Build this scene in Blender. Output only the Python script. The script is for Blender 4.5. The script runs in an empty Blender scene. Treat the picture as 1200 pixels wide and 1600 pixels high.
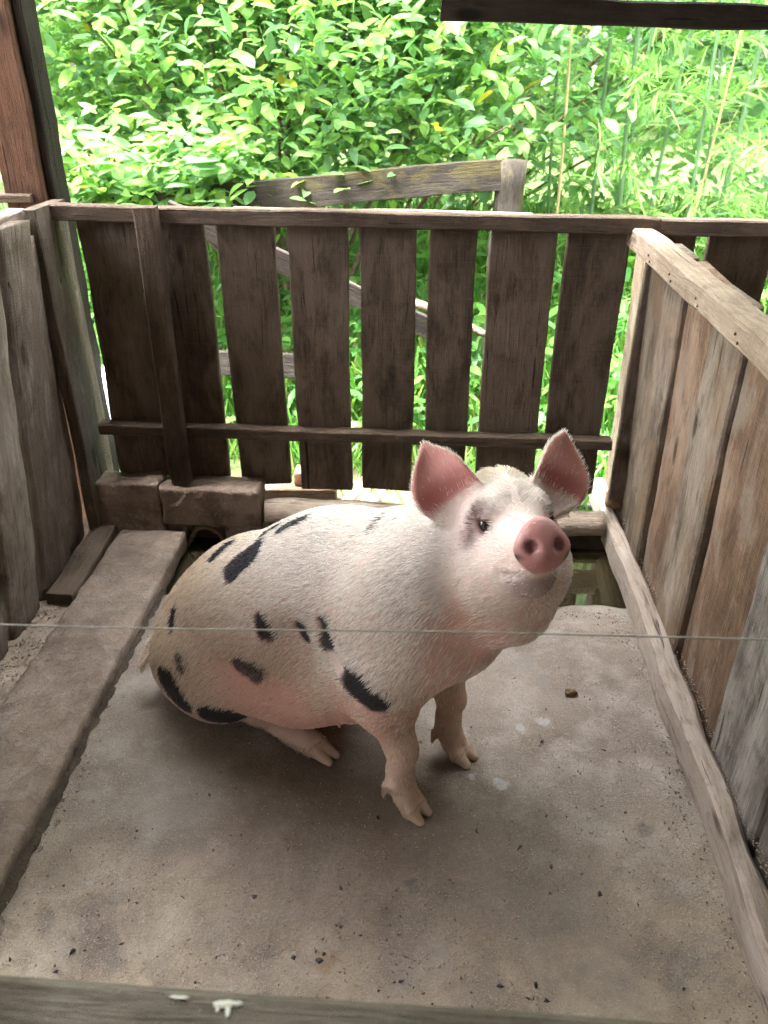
import bpy, math, random
import numpy as np
from mathutils import Vector, Matrix
from mathutils.bvhtree import BVHTree

SC = bpy.context.scene
COL = SC.collection
RAD = math.radians

# ---------------------------------------------------------------- camera
cam_d = bpy.data.cameras.new('camera'); cam = bpy.data.objects.new('camera', cam_d); COL.objects.link(cam); SC.camera = cam
cam_d.lens = 36.0 * 1230 / 1600; cam_d.sensor_width = 36.0; cam_d.clip_start = 0.02; cam_d.clip_end = 600
cam.location = (0, 0, 1.5); cam.rotation_euler = (RAD(90 - 29.7), 0, RAD(3.28))
cam_d.dof.use_dof = True; cam_d.dof.focus_distance = 1.60; cam_d.dof.aperture_fstop = 6.0

# ---------------------------------------------------------------- sky, sun, exposure
SUN_EL, SUN_AZ = 74.0, 240.0            # degrees; azimuth clockwise from +Y
w = bpy.data.worlds.new('World'); SC.world = w; w.use_nodes = True
wn = w.node_tree.nodes; wl = w.node_tree.links
bg = wn['Background']
sky = wn.new('ShaderNodeTexSky'); sky.sky_type = 'NISHITA'; sky.sun_disc = False
sky.sun_elevation = RAD(SUN_EL); sky.sun_rotation = RAD(SUN_AZ)
sky.air_density = 1.0; sky.dust_density = 6.0; sky.ozone_density = 1.0
hs = wn.new('ShaderNodeHueSaturation'); hs.inputs['Saturation'].default_value = 0.06     # thin bright overcast
wl.new(sky.outputs[0], hs.inputs['Color']); wl.new(hs.outputs[0], bg.inputs['Color'])
bg.inputs['Strength'].default_value = 0.15
sun_d = bpy.data.lights.new('sun', 'SUN'); sun = bpy.data.objects.new('sun', sun_d); COL.objects.link(sun)
sun_d.energy = 1.5; sun_d.angle = RAD(25); sun_d.color = (1.0, 0.96, 0.89)
sdir = Vector((math.sin(RAD(SUN_AZ)) * math.cos(RAD(SUN_EL)), math.cos(RAD(SUN_AZ)) * math.cos(RAD(SUN_EL)), math.sin(RAD(SUN_EL))))
sun.rotation_euler = (-sdir).to_track_quat('-Z', 'Y').to_euler(); sun.location = sdir * 40
SC.view_settings.view_transform = 'Standard'; SC.view_settings.look = 'None'
SC.view_settings.exposure = 4.42; SC.view_settings.gamma = 1.0; SC.view_settings.use_curve_mapping = False
SC.cycles.max_bounces = 10; SC.cycles.diffuse_bounces = 7; SC.cycles.glossy_bounces = 2
SC.cycles.use_adaptive_sampling = True; SC.cycles.adaptive_threshold = 0.028; SC.cycles.use_denoising = True; SC.cycles.denoising_prefilter = 'NONE'
SC.cycles.transmission_bounces = 7; SC.cycles.transparent_max_bounces = 6
SC.cycles.caustics_reflective = False; SC.cycles.caustics_refractive = False

# ---------------------------------------------------------------- helpers
def link(o): COL.objects.link(o); return o
def tag(o, label, cat, group=None):
    o['label'] = label; o['category'] = cat
    if group: o['group'] = group
    return o
def thing(name, loc, label, cat, group=None):
    o = bpy.data.objects.new(name, None); o.location = loc; o.empty_display_size = 0.1
    return tag(link(o), label, cat, group)
def adopt(o, parent):
    if parent is not None:
        o.parent = parent
        p, m = parent, Vector((0, 0, 0))
        while p is not None: m = m + p.location; p = p.parent
        o.matrix_parent_inverse = Matrix.Translation(-Vector(parent.location)) if parent.parent is None else Matrix.Identity(4)
    return o
def mob(name, V, F, mat, parent=None, smooth=False, attrs=None):
    """One mesh object; vertices in world coordinates."""
    me = bpy.data.meshes.new(name)
    V = np.asarray(V, np.float32); me.from_pydata(V.tolist(), [], [tuple(int(i) for i in f) for f in F])
    if smooth: me.polygons.foreach_set('use_smooth', np.ones(len(me.polygons), bool))
    for an, (typ, data) in (attrs or {}).items():
        a = me.attributes.new(an, typ, 'POINT')
        a.data.foreach_set('vector' if typ == 'FLOAT_VECTOR' else ('color' if typ == 'FLOAT_COLOR' else 'value'), np.asarray(data, np.float32).ravel())
    if mat is not None: me.materials.append(mat)
    me.update()
    return adopt(link(bpy.data.objects.new(name, me)), parent)
def big_mesh(name, V, F, mat, parent=None, smooth=False):
    """Fast path for many equal-sized polygons (numpy arrays)."""
    me = bpy.data.meshes.new(name); V = np.asarray(V, np.float32); F = np.asarray(F, np.int32)
    me.vertices.add(len(V)); me.vertices.foreach_set('co', V.ravel())
    k = F.shape[1]; me.loops.add(F.size); me.loops.foreach_set('vertex_index', F.ravel())
    me.polygons.add(len(F)); me.polygons.foreach_set('loop_start', np.arange(0, F.size, k, dtype=np.int32))
    if smooth: me.polygons.foreach_set('use_smooth', np.ones(len(F), bool))
    me.update(calc_edges=True); me.validate()
    if mat is not None: me.materials.append(mat)
    return adopt(link(bpy.data.objects.new(name, me)), parent)
def wob1(rng, amp, n=4, f0=1.0):
    c = [(rng.uniform(.4, 1) * amp / (i + 1) ** .7, rng.uniform(.6, 1.5) * f0 * (i + 1) * 2.2, rng.uniform(0, 6.28)) for i in range(n)]
    return lambda t: sum(a * math.sin(f * t + p) for a, f, p in c)
def plank(name, A, B, W, T, mat, parent, wob=0.004, seg=14, bev=0.004, seed=0, WB=None, cut=(0, 0), bow=0.0, rnd=0.0):
    """A sawn board from A to B (centre line); W, T are full width and thickness vectors; edges wander; rnd rounds it like a slab off a log."""
    rng = random.Random(seed * 7 + 3)
    A, B, W, T = Vector(A), Vector(B), Vector(W), Vector(T); WB = Vector(WB) if WB is not None else W
    L = (B - A).length; el, er, ef = wob1(rng, wob), wob1(rng, wob), wob1(rng, wob * 0.6)
    ux, ut = W.normalized(), T.normalized()
    V, WC, F = [], [], []; off = rng.uniform(0, 60)
    ns = 8 if rnd == 0 else 14
    ax = (B - A).normalized()
    for i in range(seg + 1):
        s = i / seg; c = A.lerp(B, s) + ut * (ef(s * L * 3) + bow * math.sin(math.pi * s))
        w = W.lerp(WB, s).length / 2; t = T.length / 2
        l, r = -w + el(s * L * 3), w + er(s * L * 3)
        if rnd == 0:
            b = min(bev, t * .6)
            pts = [(l + b, -t), (r - b, -t), (r, -t + b), (r, t - b), (r - b, t), (l + b, t), (l, t - b), (l, -t + b)]
        else:
            pts = []
            for k in range(14):
                a = 2 * math.pi * k / 14
                ca, sa = math.cos(a), math.sin(a)
                e = 2.0 / (2 + 4 * (1 - rnd))
                px = math.copysign(abs(ca) ** e, ca); py = math.copysign(abs(sa) ** (e * .8), sa)
                pts.append(((l + r) / 2 + px * (r - l) / 2, py * t))
        for px, pt in pts:
            d = 0
            if i == 0: d = cut[0] * px / w + rng.uniform(-.0015, .0015)
            if i == seg: d = cut[1] * px / w + rng.uniform(-.0015, .0015)
            V.append(c + ux * px + ut * pt + ax * d)
            WC.append((s * L + off, px + off * .37, pt + off * .11))
    for i in range(seg):
        for k in range(ns):
            a, b = i * ns + k, i * ns + (k + 1) % ns
            F.append((a, b, b + ns, a + ns))
    F.append(tuple(range(ns - 1, -1, -1))); F.append(tuple(seg * ns + k for k in range(ns)))
    # orientation: make the side faces look outwards
    f0 = F[0]; n = (V[f0[1]] - V[f0[0]]).cross(V[f0[3]] - V[f0[0]]); mid = (V[f0[0]] + V[f0[2]]) / 2
    if n.dot(mid - A.lerp(B, .5 / seg)) < 0: F = [tuple(reversed(f)) for f in F]
    return mob(name, [tuple(v) for v in V], F, mat, parent, smooth=(rnd > 0), attrs={'wc': ('FLOAT_VECTOR', WC)})
def tube(name, pts, rad, mat, parent=None, ns=8, smooth=True):
    pts = [Vector(p) for p in pts]; n = len(pts); V, F = [], []
    rad = rad if hasattr(rad, '__len__') else [rad] * n
    up = Vector((0, 0, 1)); prev = None
    for i, p in enumerate(pts):
        d = (pts[min(i + 1, n - 1)] - pts[max(i - 1, 0)]).normalized()
        x = prev - d * prev.dot(d) if prev is not None else d.cross(up if abs(d.z) < .9 else Vector((1, 0, 0)))
        x.normalize(); y = d.cross(x); prev = x
        for k in range(ns):
            a = 2 * math.pi * k / ns; V.append(tuple(p + (x * math.cos(a) + y * math.sin(a)) * rad[i]))
    for i in range(n - 1):
        for k in range(ns):
            a, b = i * ns + k, i * ns + (k + 1) % ns; F.append((a, b, b + ns, a + ns))
    F.append(tuple(range(ns - 1, -1, -1))); F.append(tuple((n - 1) * ns + k for k in range(ns)))
    return mob(name, V, F, mat, parent, smooth)
def noise3(P, seed, scale):
    """Cheap smooth pseudo noise, about -1..1, vectorised."""
    r = np.random.RandomState(seed); out = np.zeros(len(P)); P = np.asarray(P)
    for i in range(7):
        k = r.normal(size=3); k /= np.linalg.norm(k); k *= scale * r.uniform(.6, 2.2)
        out += np.sin(P @ k + r.uniform(0, 6.28) + 1.3 * np.sin(P @ (k[[1, 2, 0]] * .7) + r.uniform(0, 6.28)))
    return out / 3.5
def stone(name, c, r, mat, parent=None, seed=0, boxy=0.6, n=3, rough=0.05, sc=None):
    """A rough block or rock: a superellipsoid with worn, uneven faces."""
    m = 8 * n; th = np.linspace(0, np.pi, m + 1); ph = np.linspace(0, 2 * np.pi, 2 * m, endpoint=False)
    e = 1 - boxy * .75; sp = lambda a, p: np.sign(a) * np.abs(a) ** p
    V = [];
    for t in th:
        for p in ph:
            V.append((sp(np.sin(t), e) * sp(np.cos(p), e), sp(np.sin(t), e) * sp(np.sin(p), e), sp(np.cos(t), e)))
    V = np.array(V); R = np.array(r, float)
    P = V * R; nz = noise3(P, seed, 9 / max(R.max(), .02) * .35) + .5 * noise3(P, seed + 5, 30 / max(R.max(), .02) * .35)
    P = P * (1 + rough * nz[:, None]) + np.array(c)
    k = 2 * m; F = []
    for i in range(m):
        for j in range(k):
            a, b = i * k + j, i * k + (j + 1) % k
            F.append((a, a + k, b + k, b))
    return mob(name, P, F, mat, parent, smooth=True)

# ---------------------------------------------------------------- materials
class NT:
    def __init__(self, name):
        self.m = bpy.data.materials.new(name); self.m.use_nodes = True
        self.t = self.m.node_tree; self.b = self.t.nodes['Principled BSDF']; self.out = self.t.nodes['Material Output']
    def n(self, typ, ins=None, **props):
        nd = self.t.nodes.new('ShaderNode' + typ)
        for k, v in props.items(): setattr(nd, k, v)
        for k, v in (ins or {}).items(): self.set(nd.inputs[k], v)
        return nd
    def set(self, sock, v):
        if isinstance(v, bpy.types.NodeSocket): self.t.links.new(v, sock)
        elif isinstance(v, bpy.types.Node): self.t.links.new(v.outputs[0], sock)
        else: sock.default_value = v
    def math(self, op, a, b=None, c=None, clamp=False):
        nd = self.n('Math', operation=op, use_clamp=clamp); self.set(nd.inputs[0], a)
        if b is not None: self.set(nd.inputs[1], b)
        if c is not None: self.set(nd.inputs[2], c)
        return nd.outputs[0]
    def mapr(self, v, a, b, c=0.0, d=1.0):
        nd = self.n('MapRange', {'Value': v, 'From Min': a, 'From Max': b, 'To Min': c, 'To Max': d}); nd.clamp = True; return nd.outputs[0]
    def mix(self, f, a, b, mode='MIX'):
        nd = self.n('Mix', data_type='RGBA', blend_type=mode); self.set(nd.inputs[0], f); self.set(nd.inputs[6], a if not isinstance(a, tuple) else (*a[:3], 1)); self.set(nd.inputs[7], b if not isinstance(b, tuple) else (*b[:3], 1)); return nd.outputs[2]
    def noise(self, vec, scale, detail=4, rough=0.55, dist=0.0, out=0):
        return self.n('TexNoise', {'Vector': vec, 'Scale': scale, 'Detail': detail, 'Roughness': rough, 'Distortion': dist}).outputs[out]
    def scl(self, vec, s):
        return self.n('VectorMath', {0: vec, 1: s}, operation='MULTIPLY').outputs[0]
    def bump(self, h, strength, dist=0.01, nrm=None):
        nd = self.n('Bump', {'Height': h, 'Strength': strength, 'Distance': dist})
        if nrm is not None: self.set(nd.inputs['Normal'], nrm)
        return nd.outputs[0]
    def fin(self, col, rough, nrm=None, spec=0.3):
        self.set(self.b.inputs['Base Color'], col if not isinstance(col, tuple) else (*col[:3], 1)); self.set(self.b.inputs['Roughness'], rough)
        self.b.inputs['Specular IOR Level'].default_value = spec
        if nrm is not None: self.set(self.b.inputs['Normal'], nrm)
        return self.m

def wood(name, dark, mid, light, saw=0.3, rough=0.8, grain=1.0, worn=None):
    t = NT(name); a = t.n('Attribute', attribute_name='wc').outputs['Vector']; rnd = t.n('ObjectInfo').outputs['Random']
    warp = t.noise(t.scl(a, (3, 9, 9)), 1.0, 2, .5, out=1)
    av = t.n('VectorMath', {0: a, 1: t.n('VectorMath', {0: warp, 1: (.0, .030, .030)}, operation='MULTIPLY').outputs[0]}, operation='ADD').outputs[0]
    g1 = t.noise(t.scl(av, (5, 75, 75)), 1.0, 6, 0.65, 0.5)
    g2 = t.noise(t.scl(av, (14, 330, 330)), 1.0, 4, 0.6)
    big = t.noise(t.scl(a, (4.0, 9, 9)), 1.0, 5, 0.65, .4)
    sw = t.noise(t.scl(a, (320, 2.5, 2.5)), 1.0, 2, 0.5, 0.1)
    blot = t.noise(t.scl(a, (8, 15, 15)), 1.0, 6, 0.72, .5)
    f = t.math('ADD', t.math('MULTIPLY', g1, 0.36 * grain), t.math('MULTIPLY', big, 0.78))
    f = t.math('ADD', f, t.math('MULTIPLY', g2, 0.26 * grain))
    f = t.math('ADD', f, t.mapr(rnd, 0, 1, -.10, .07))
    c = t.mix(t.mapr(f, .46, .72), dark, mid)
    c = t.mix(t.mapr(f, .68, .94), c, light)
    c = t.mix(t.math('MULTIPLY', t.mapr(sw, .52, .72), saw * 0.5), c, light)
    c = t.mix(t.math('MULTIPLY', t.mapr(blot, .52, .68), .60), c, tuple(x * .75 for x in dark))
    kn = t.n('TexVoronoi', {'Vector': t.scl(a, (2.6, 7.5, 7.5)), 'Scale': 1.0}); kd = kn.outputs['Distance']
    c = t.mix(t.math('MULTIPLY', t.mapr(kd, .13, .06), .8), c, tuple(x * .35 for x in dark))
    crack = t.mapr(t.noise(t.scl(av, (2.2, 95, 95)), 1.0, 4, 0.5, 1.0), .655, .70)
    c = t.mix(t.math('MULTIPLY', crack, .85), c, tuple(x * .22 for x in dark))
    sp = t.mapr(t.noise(a, 260.0, 2, .5), .66, .76)
    c = t.mix(t.math('MULTIPLY', sp, .30), c, tuple(min(1, x * 1.6) for x in light))
    if worn is not None:
        wm = t.mapr(t.noise(t.scl(a, (3.0, 7, 7)), 1.0, 5, .65, .6), .50, .62)
        c = t.mix(t.math('MULTIPLY', wm, .65), c, worn)
    hgt = t.math('ADD', t.math('MULTIPLY', g1, 1.0), t.math('MULTIPLY', g2, .6))
    hgt = t.math('SUBTRACT', hgt, t.math('MULTIPLY', crack, 1.5))
    hgt = t.math('ADD', hgt, t.math('MULTIPLY', sw, saw * .9))
    return t.fin(c, t.mapr(big, .3, .7, rough - .1, rough + .1), t.bump(hgt, .8, .008), .10)

M = {}
M['fence'] = wood('fence_wood', (.038, .028, .021), (.100, .074, .056), (.18, .14, .11), saw=.4, worn=(.145, .112, .088))
M['rail'] = wood('rail_wood', (.042, .030, .022), (.090, .065, .049), (.16, .122, .098), saw=.3)
M['grey'] = wood('grey_board', (.055, .041, .031), (.165, .127, .098), (.33, .275, .225), saw=.25, worn=(.20, .13, .085))
M['grey2'] = wood('weathered_board', (.065, .056, .050), (.18, .158, .142), (.35, .325, .30), saw=.15)
M['tan'] = wood('tan_board', (.085, .052, .034), (.20, .130, .088), (.33, .245, .185), saw=.3, worn=(.24, .20, .17))
M['newrail'] = wood('pale_rail', (.20, .145, .105), (.37, .29, .225), (.52, .44, .37), saw=.2)
M['sill'] = wood('sill_wood', (.13, .098, .080), (.28, .225, .19), (.42, .365, .325), saw=.1, worn=(.34, .27, .22))
M['post'] = wood('post_wood', (.045, .024, .015), (.082, .045, .029), (.125, .076, .053), saw=.1)
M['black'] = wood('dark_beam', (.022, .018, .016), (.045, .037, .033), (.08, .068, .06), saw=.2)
M['shade'] = wood('shaded_edge', (.010, .008, .007), (.020, .016, .013), (.035, .028, .024), saw=.1)  # near-black: the shade on the post's side edge is put into the wood colour
M['front'] = wood('front_board', (.075, .060, .050), (.165, .138, .118), (.29, .255, .225), saw=.1, worn=(.13, .10, .08))
M['left'] = wood('left_slab', (.052, .041, .032), (.145, .118, .095), (.31, .27, .23), saw=.2, worn=(.105, .078, .058))
M['old'] = wood('old_board', (.022, .019, .016), (.05, .043, .036), (.095, .084, .07), saw=.2, worn=(.10, .085, .035))
M['log'] = wood('log_wood', (.20, .155, .125), (.38, .315, .26), (.54, .47, .40), saw=0)

def concrete():
    t = NT('concrete'); co = t.n('TexCoord').outputs['Object']
    n1 = t.noise(co, 1.7, 6, .6, .3); n2 = t.noise(co, 9, 6, .65, .2); n3 = t.noise(co, 60, 5, .7); n4 = t.noise(co, 330, 3, .6)
    c = t.mix(t.mapr(n1, .36, .64), (.142, .112, .092), (.258, .215, .182))
    c = t.mix(t.math('MULTIPLY', t.mapr(n2, .45, .7), .6), c, (.40, .365, .33))
    c = t.mix(t.math('MULTIPLY', t.mapr(t.noise(co, 5, 5, .6, .8), .56, .74), .55), c, (.19, .155, .135))
    c = t.mix(t.math('MULTIPLY', t.mapr(n3, .50, .72), .55), c, (.20, .165, .14))
    c = t.mix(t.math('MULTIPLY', t.mapr(n4, .56, .72), .6), c, (.62, .55, .46))
    c = t.mix(t.math('MULTIPLY', t.mapr(t.noise(co, 210, 3, .6), .58, .70), .65), c, (.12, .10, .088))
    # straw-coloured dust trodden in towards the gate
    sx = t.n('SeparateXYZ', {0: co})
    d = t.math('MULTIPLY', t.mapr(sx.outputs[1], 1.30, .85), t.mapr(t.noise(co, 6, 6, .7, .5), .38, .62))
    c = t.mix(t.math('MULTIPLY', d, .55), c, (.50, .40, .30))
    # dried wet marks (chalky grey), damp dung marks, and broad brown dirt with pig shadow painted in
    wob = t.noise(co, 22, 4, .6, out=1)
    cw = t.n('VectorMath', {0: co, 1: t.n('VectorMath', {0: wob, 1: (.06, .06, 0)}, operation='MULTIPLY').outputs[0]}, operation='ADD').outputs[0]
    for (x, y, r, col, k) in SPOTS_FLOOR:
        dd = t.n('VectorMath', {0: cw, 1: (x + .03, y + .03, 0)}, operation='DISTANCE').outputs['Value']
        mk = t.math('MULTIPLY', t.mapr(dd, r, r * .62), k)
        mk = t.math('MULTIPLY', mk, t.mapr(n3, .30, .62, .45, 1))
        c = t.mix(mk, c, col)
    h = t.math('ADD', t.math('MULTIPLY', n2, .9), t.math('MULTIPLY', n3, .45)); h = t.math('ADD', h, t.math('MULTIPLY', n4, .28))
    return t.fin(c, t.mapr(n2, .3, .7, .72, .95), t.bump(h, .75, .011))
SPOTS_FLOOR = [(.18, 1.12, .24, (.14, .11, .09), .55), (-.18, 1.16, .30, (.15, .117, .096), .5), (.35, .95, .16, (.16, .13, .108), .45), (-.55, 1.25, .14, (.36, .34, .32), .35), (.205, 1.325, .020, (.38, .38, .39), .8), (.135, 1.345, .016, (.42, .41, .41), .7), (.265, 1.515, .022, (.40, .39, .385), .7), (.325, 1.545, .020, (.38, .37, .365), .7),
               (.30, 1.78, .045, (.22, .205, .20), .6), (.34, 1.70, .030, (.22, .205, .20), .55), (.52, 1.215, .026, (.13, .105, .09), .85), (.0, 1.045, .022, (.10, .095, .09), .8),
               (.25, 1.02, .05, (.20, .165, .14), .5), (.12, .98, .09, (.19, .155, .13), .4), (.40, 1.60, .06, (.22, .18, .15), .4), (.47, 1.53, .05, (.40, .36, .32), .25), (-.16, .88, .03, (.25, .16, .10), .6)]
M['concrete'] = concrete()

def slabstone():
    t = NT('slab_stone'); co = t.n('TexCoord').outputs['Object']
    n1 = t.noise(co, 3.2, 6, .6, .4); n2 = t.noise(co, 16, 6, .68, .3); n3 = t.noise(co, 90, 4, .65)
    c = t.mix(t.mapr(n1, .38, .62), (.145, .108, .085), (.26, .205, .165))
    c = t.mix(t.math('MULTIPLY', t.mapr(n2, .5, .7), .6), c, (.33, .29, .255))
    c = t.mix(t.math('MULTIPLY', t.mapr(n2, .42, .28), .6), c, (.12, .09, .075))
    c = t.mix(t.math('MULTIPLY', t.mapr(n3, .6, .75), .4), c, (.50, .44, .38))
    h = t.math('ADD', n2, t.math('MULTIPLY', n3, .5))
    ck = t.mapr(t.noise(co, 7, 6, .7, 1.5), .49, .51, 1, 0); ck2 = t.mapr(t.noise(co, 7, 6, .7, 1.5), .50, .52); ck = t.math('MULTIPLY', t.math('SUBTRACT', 1.0, ck), t.math('SUBTRACT', 1.0, ck2))
    c = t.mix(t.math('MULTIPLY', ck, .35), c, (.09, .07, .06))
    return t.fin(c, .85, t.bump(t.math('SUBTRACT', h, t.math('MULTIPLY', ck, .25)), .85, .010))
M['slab'] = slabstone()
def earthy(name, a, b, c3, s=8):
    t = NT(name); co = t.n('TexCoord').outputs['Object']
    n1 = t.noise(co, s, 7, .65, .3); n2 = t.noise(co, s * 9, 4, .65)
    c = t.mix(t.mapr(n1, .38, .62), a, b); c = t.mix(t.math('MULTIPLY', t.mapr(n2, .55, .75), .5), c, c3)
    return t.fin(c, .92, t.bump(t.math('ADD', n1, t.math('MULTIPLY', n2, .5)), .8, .015), spec=.15)
M['block'] = earthy('old_block', (.13, .095, .075), (.26, .20, .165), (.42, .37, .32), 9)
M['dirt'] = earthy('dry_dirt', (.26, .21, .165), (.40, .33, .27), (.52, .45, .37), 14)
M['wetdark'] = earthy('gutter_mud', (.045, .035, .028), (.085, .068, .052), (.12, .10, .08), 12)
M['pebble'] = earthy('dark_chip', (.045, .045, .05), (.10, .10, .11), (.17, .16, .16), 40)
M['crumb'] = earthy('pale_crumb', (.40, .31, .22), (.52, .42, .31), (.62, .54, .44), 40)
M['dung'] = earthy('dry_dung', (.14, .085, .045), (.24, .155, .085), (.34, .25, .16), 60)
M['brick'] = earthy('rough_brick', (.34, .17, .11), (.46, .26, .18), (.56, .42, .34), 25)
def plain(name, col, rough=.5, spec=.4, metal=0, bumps=None):
    t = NT(name); co = t.n('TexCoord').outputs['Object']
    n = t.noise(co, bumps or 40, 4, .6); c = t.mix(t.mapr(n, .35, .7), tuple(x * .8 for x in col), tuple(min(1, x * 1.15) for x in col))
    t.b.inputs['Metallic'].default_value = metal
    return t.fin(c, rough, t.bump(n, .2, .003), spec)
M['wire'] = plain('wire_steel', (.36, .35, .34), .45, .5, .7, 200)
M['nail'] = plain('rusty_nail', (.10, .06, .04), .7, .4, .4, 300)
M['hose'] = plain('hose_plastic', (.035, .035, .035), .45)
M['white'] = plain('white_sheet', (.78, .79, .80), .5)
M['iron'] = plain('roof_sheet', (.40, .39, .37), .55, .4, .3, 3)
M['drip'] = plain('dried_paint', (.74, .72, .66), .45, .5, 0, 60)
def water():
    t = NT('murky_water'); co = t.n('TexCoord').outputs['Object']
    n = t.noise(co, 5, 4, .5); nb = t.noise(co, 14, 2, .5)
    return t.fin(t.mix(n, (.018, .014, .007), (.034, .027, .014)), .04, t.bump(nb, .04, .01), spec=.5)
M['water'] = water()

def leafmat(name, cols, trans=.5, rough=.45, tcol=1.25):
    """Random colour for each leaf, whether it is an object of its own or an island of a big mesh."""
    t = NT(name); r = t.math('FRACT', t.math('ADD', t.n('NewGeometry').outputs['Random Per Island'], t.n('ObjectInfo').outputs['Random']))
    cr = t.n('ValToRGB', {0: r}); e = cr.color_ramp.elements
    e[0].position = 0; e[0].color = (*cols[0][1], 1); e[1].position = cols[-1][0]; e[1].color = (*cols[-1][1], 1)
    for p, c in cols[1:-1]: q = e.new(p); q.color = (*c, 1)
    c = t.mix(t.math('MULTIPLY', t.mapr(t.noise(t.n('TexCoord').outputs['Object'], 30, 3, .6), .4, .7), .25), cr.outputs[0], tuple(x * .6 for x in cols[0][1]))
    t.fin(c, rough, None, .35)
    tr = t.n('BsdfTranslucent', {'Color': t.mix(1.0, c, (tcol, tcol * 1.02, tcol * .70), 'MULTIPLY')})
    mx = t.n('MixShader', {0: trans, 1: t.b.outputs[0], 2: tr.outputs[0]}); t.set(t.out.inputs['Surface'], mx.outputs[0])
    return t.m
M['leaf'] = leafmat('bush_leaf', [(0, (0.07, 0.165, 0.065)), (.25, (0.11, 0.235, 0.10)), (.5, (0.15, 0.30, 0.095)), (.8, (0.20, 0.37, 0.09)), (.992, (0.27, 0.44, 0.11)), (.996, (0.598, 0.520, 0.039)), (1, (0.650, 0.468, 0.039))])
M['bamboo_leaf'] = leafmat('bamboo_leaf', [(0, (0.075, 0.203, 0.053)), (.35, (0.128, 0.298, 0.064)), (.7, (0.203, 0.373, 0.085)), (.93, (0.277, 0.416, 0.117)), (1, (0.469, 0.426, 0.213))])
M['grass'] = leafmat('grass_blade', [(0, (0.047, 0.140, 0.028)), (.4, (0.084, 0.225, 0.037)), (.8, (0.140, 0.300, 0.056)), (1, (0.281, 0.309, 0.112))])
M['weed'] = leafmat('weed_leaf', [(0, (0.049, 0.156, 0.039)), (.5, (0.098, 0.263, 0.049)), (1, (0.166, 0.351, 0.068))])
M['far'] = leafmat('far_leaf', [(0, (0.033, 0.098, 0.033)), (.5, (0.065, 0.182, 0.052)), (1, (0.130, 0.286, 0.078))])
M['bark'] = earthy('bark', (.10, .075, .05), (.19, .15, .11), (.28, .24, .19), 30)
M['cane'] = plain('bamboo_cane', (.10, .19, .09), .45, .4, 0, 8)
M['drycane'] = plain('dry_cane', (.46, .36, .20), .6, .3, 0, 12)
def groundmat():
    t = NT('ground_soil'); co = t.n('TexCoord').outputs['Object']
    n1 = t.noise(co, .9, 6, .6, .4); n2 = t.noise(co, 25, 5, .65)
    c = t.mix(t.mapr(n2, .35, .65), (.15, .10, .07), (.27, .19, .135))
    sy_ = t.n('SeparateXYZ', {0: co}).outputs[1]
    gm = t.math('MULTIPLY', t.mapr(t.math('ADD', n1, t.math('MULTIPLY', n2, .3)), .55, .66), t.mapr(sy_, 2.5, 3.3))
    gm = t.math('MAXIMUM', gm, t.math('MULTIPLY', t.mapr(sy_, 3.3, 4.0), .9))
    c = t.mix(gm, c, t.mix(n2, (.03, .065, .018), (.08, .135, .04)))
    return t.fin(c, .95, t.bump(n2, .6, .02), .1)
M['ground'] = groundmat()
# ---------------------------------------------------------------- ground outside the pen
def ground_z(x, y):
    rise = np.clip((y - 3.3) / 6, 0, 1) ** 1.3 * 1.1
    return -0.12 + rise + .03 * np.sin(2.1 * x + .4) * np.sin(1.7 * y)
gx = np.concatenate([np.linspace(-120, -6, 12), np.linspace(-5, 5, 60), np.linspace(6, 120, 12)])
gy = np.concatenate([np.linspace(-120, -4, 10), np.linspace(-3, 10, 66), np.linspace(12, 200, 14)])
GX, GY = np.meshgrid(gx, gy, indexing='xy')
GZ = ground_z(GX, GY)
inside = (GX > -1.6) & (GX < 3.2) & (GY < 2.55); GZ[inside] = -0.30
V = np.stack([GX, GY, GZ], -1).reshape(-1, 3); nx = len(gx)
F = [(j*nx+i, j*nx+i+1, (j+1)*nx+i+1, (j+1)*nx+i) for j in range(len(gy)-1) for i in range(nx-1)]
g = mob('ground', V, F, M['ground'], smooth=True); g['kind'] = 'structure'

# pen floor: worn concrete with a ragged edge at the gutter, falling slightly towards it
rng = random.Random(4)
edge = wob1(rng, .009, 6, 1.1)
xs = np.linspace(-1.30, .79, 110); ys = np.linspace(-1.6, 2.06, 120)
P = []
for y in ys:
    for x in xs:
        yy = y
        if y > 1.7: yy = y + (y - 1.7) / .36 * (edge(x * 3) + .03 * max(0, x) * 1.2)
        P.append((x, yy, 0))
P = np.array(P); P[:, 2] = .0035 * noise3(P, 3, 7) + .0018 * noise3(P, 8, 26)
nx, ny = len(xs), len(ys)
lip = (np.arange(len(P)) // nx) == ny - 1; P[lip, 2] -= .012
F = [(j*nx+i, j*nx+i+1, (j+1)*nx+i+1, (j+1)*nx+i) for j in range(ny-1) for i in range(nx-1)]
base = len(P); low = P[-nx:].copy(); low[:, 2] = -.14; low[:, 1] += .006; P = np.concatenate([P, low])
F += [(base-nx+i, base-nx+i+1, base+i+1, base+i) for i in range(nx-1)]
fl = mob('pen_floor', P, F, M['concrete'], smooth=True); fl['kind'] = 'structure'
# neighbouring pen floor, right of the partition, and the aisle is one with the pen floor
xs = np.linspace(.795, 3.2, 20); ys = np.linspace(-1.6, 2.45, 30)
P = np.array([(x, y, -.004) for y in ys for x in xs]); nx = 20
F = [(j*nx+i, j*nx+i+1, (j+1)*nx+i+1, (j+1)*nx+i) for j in range(29) for i in range(nx-1)]
fl2 = mob('next_pen_floor', P, F, M['concrete'], smooth=True); fl2['kind'] = 'structure'
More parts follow.
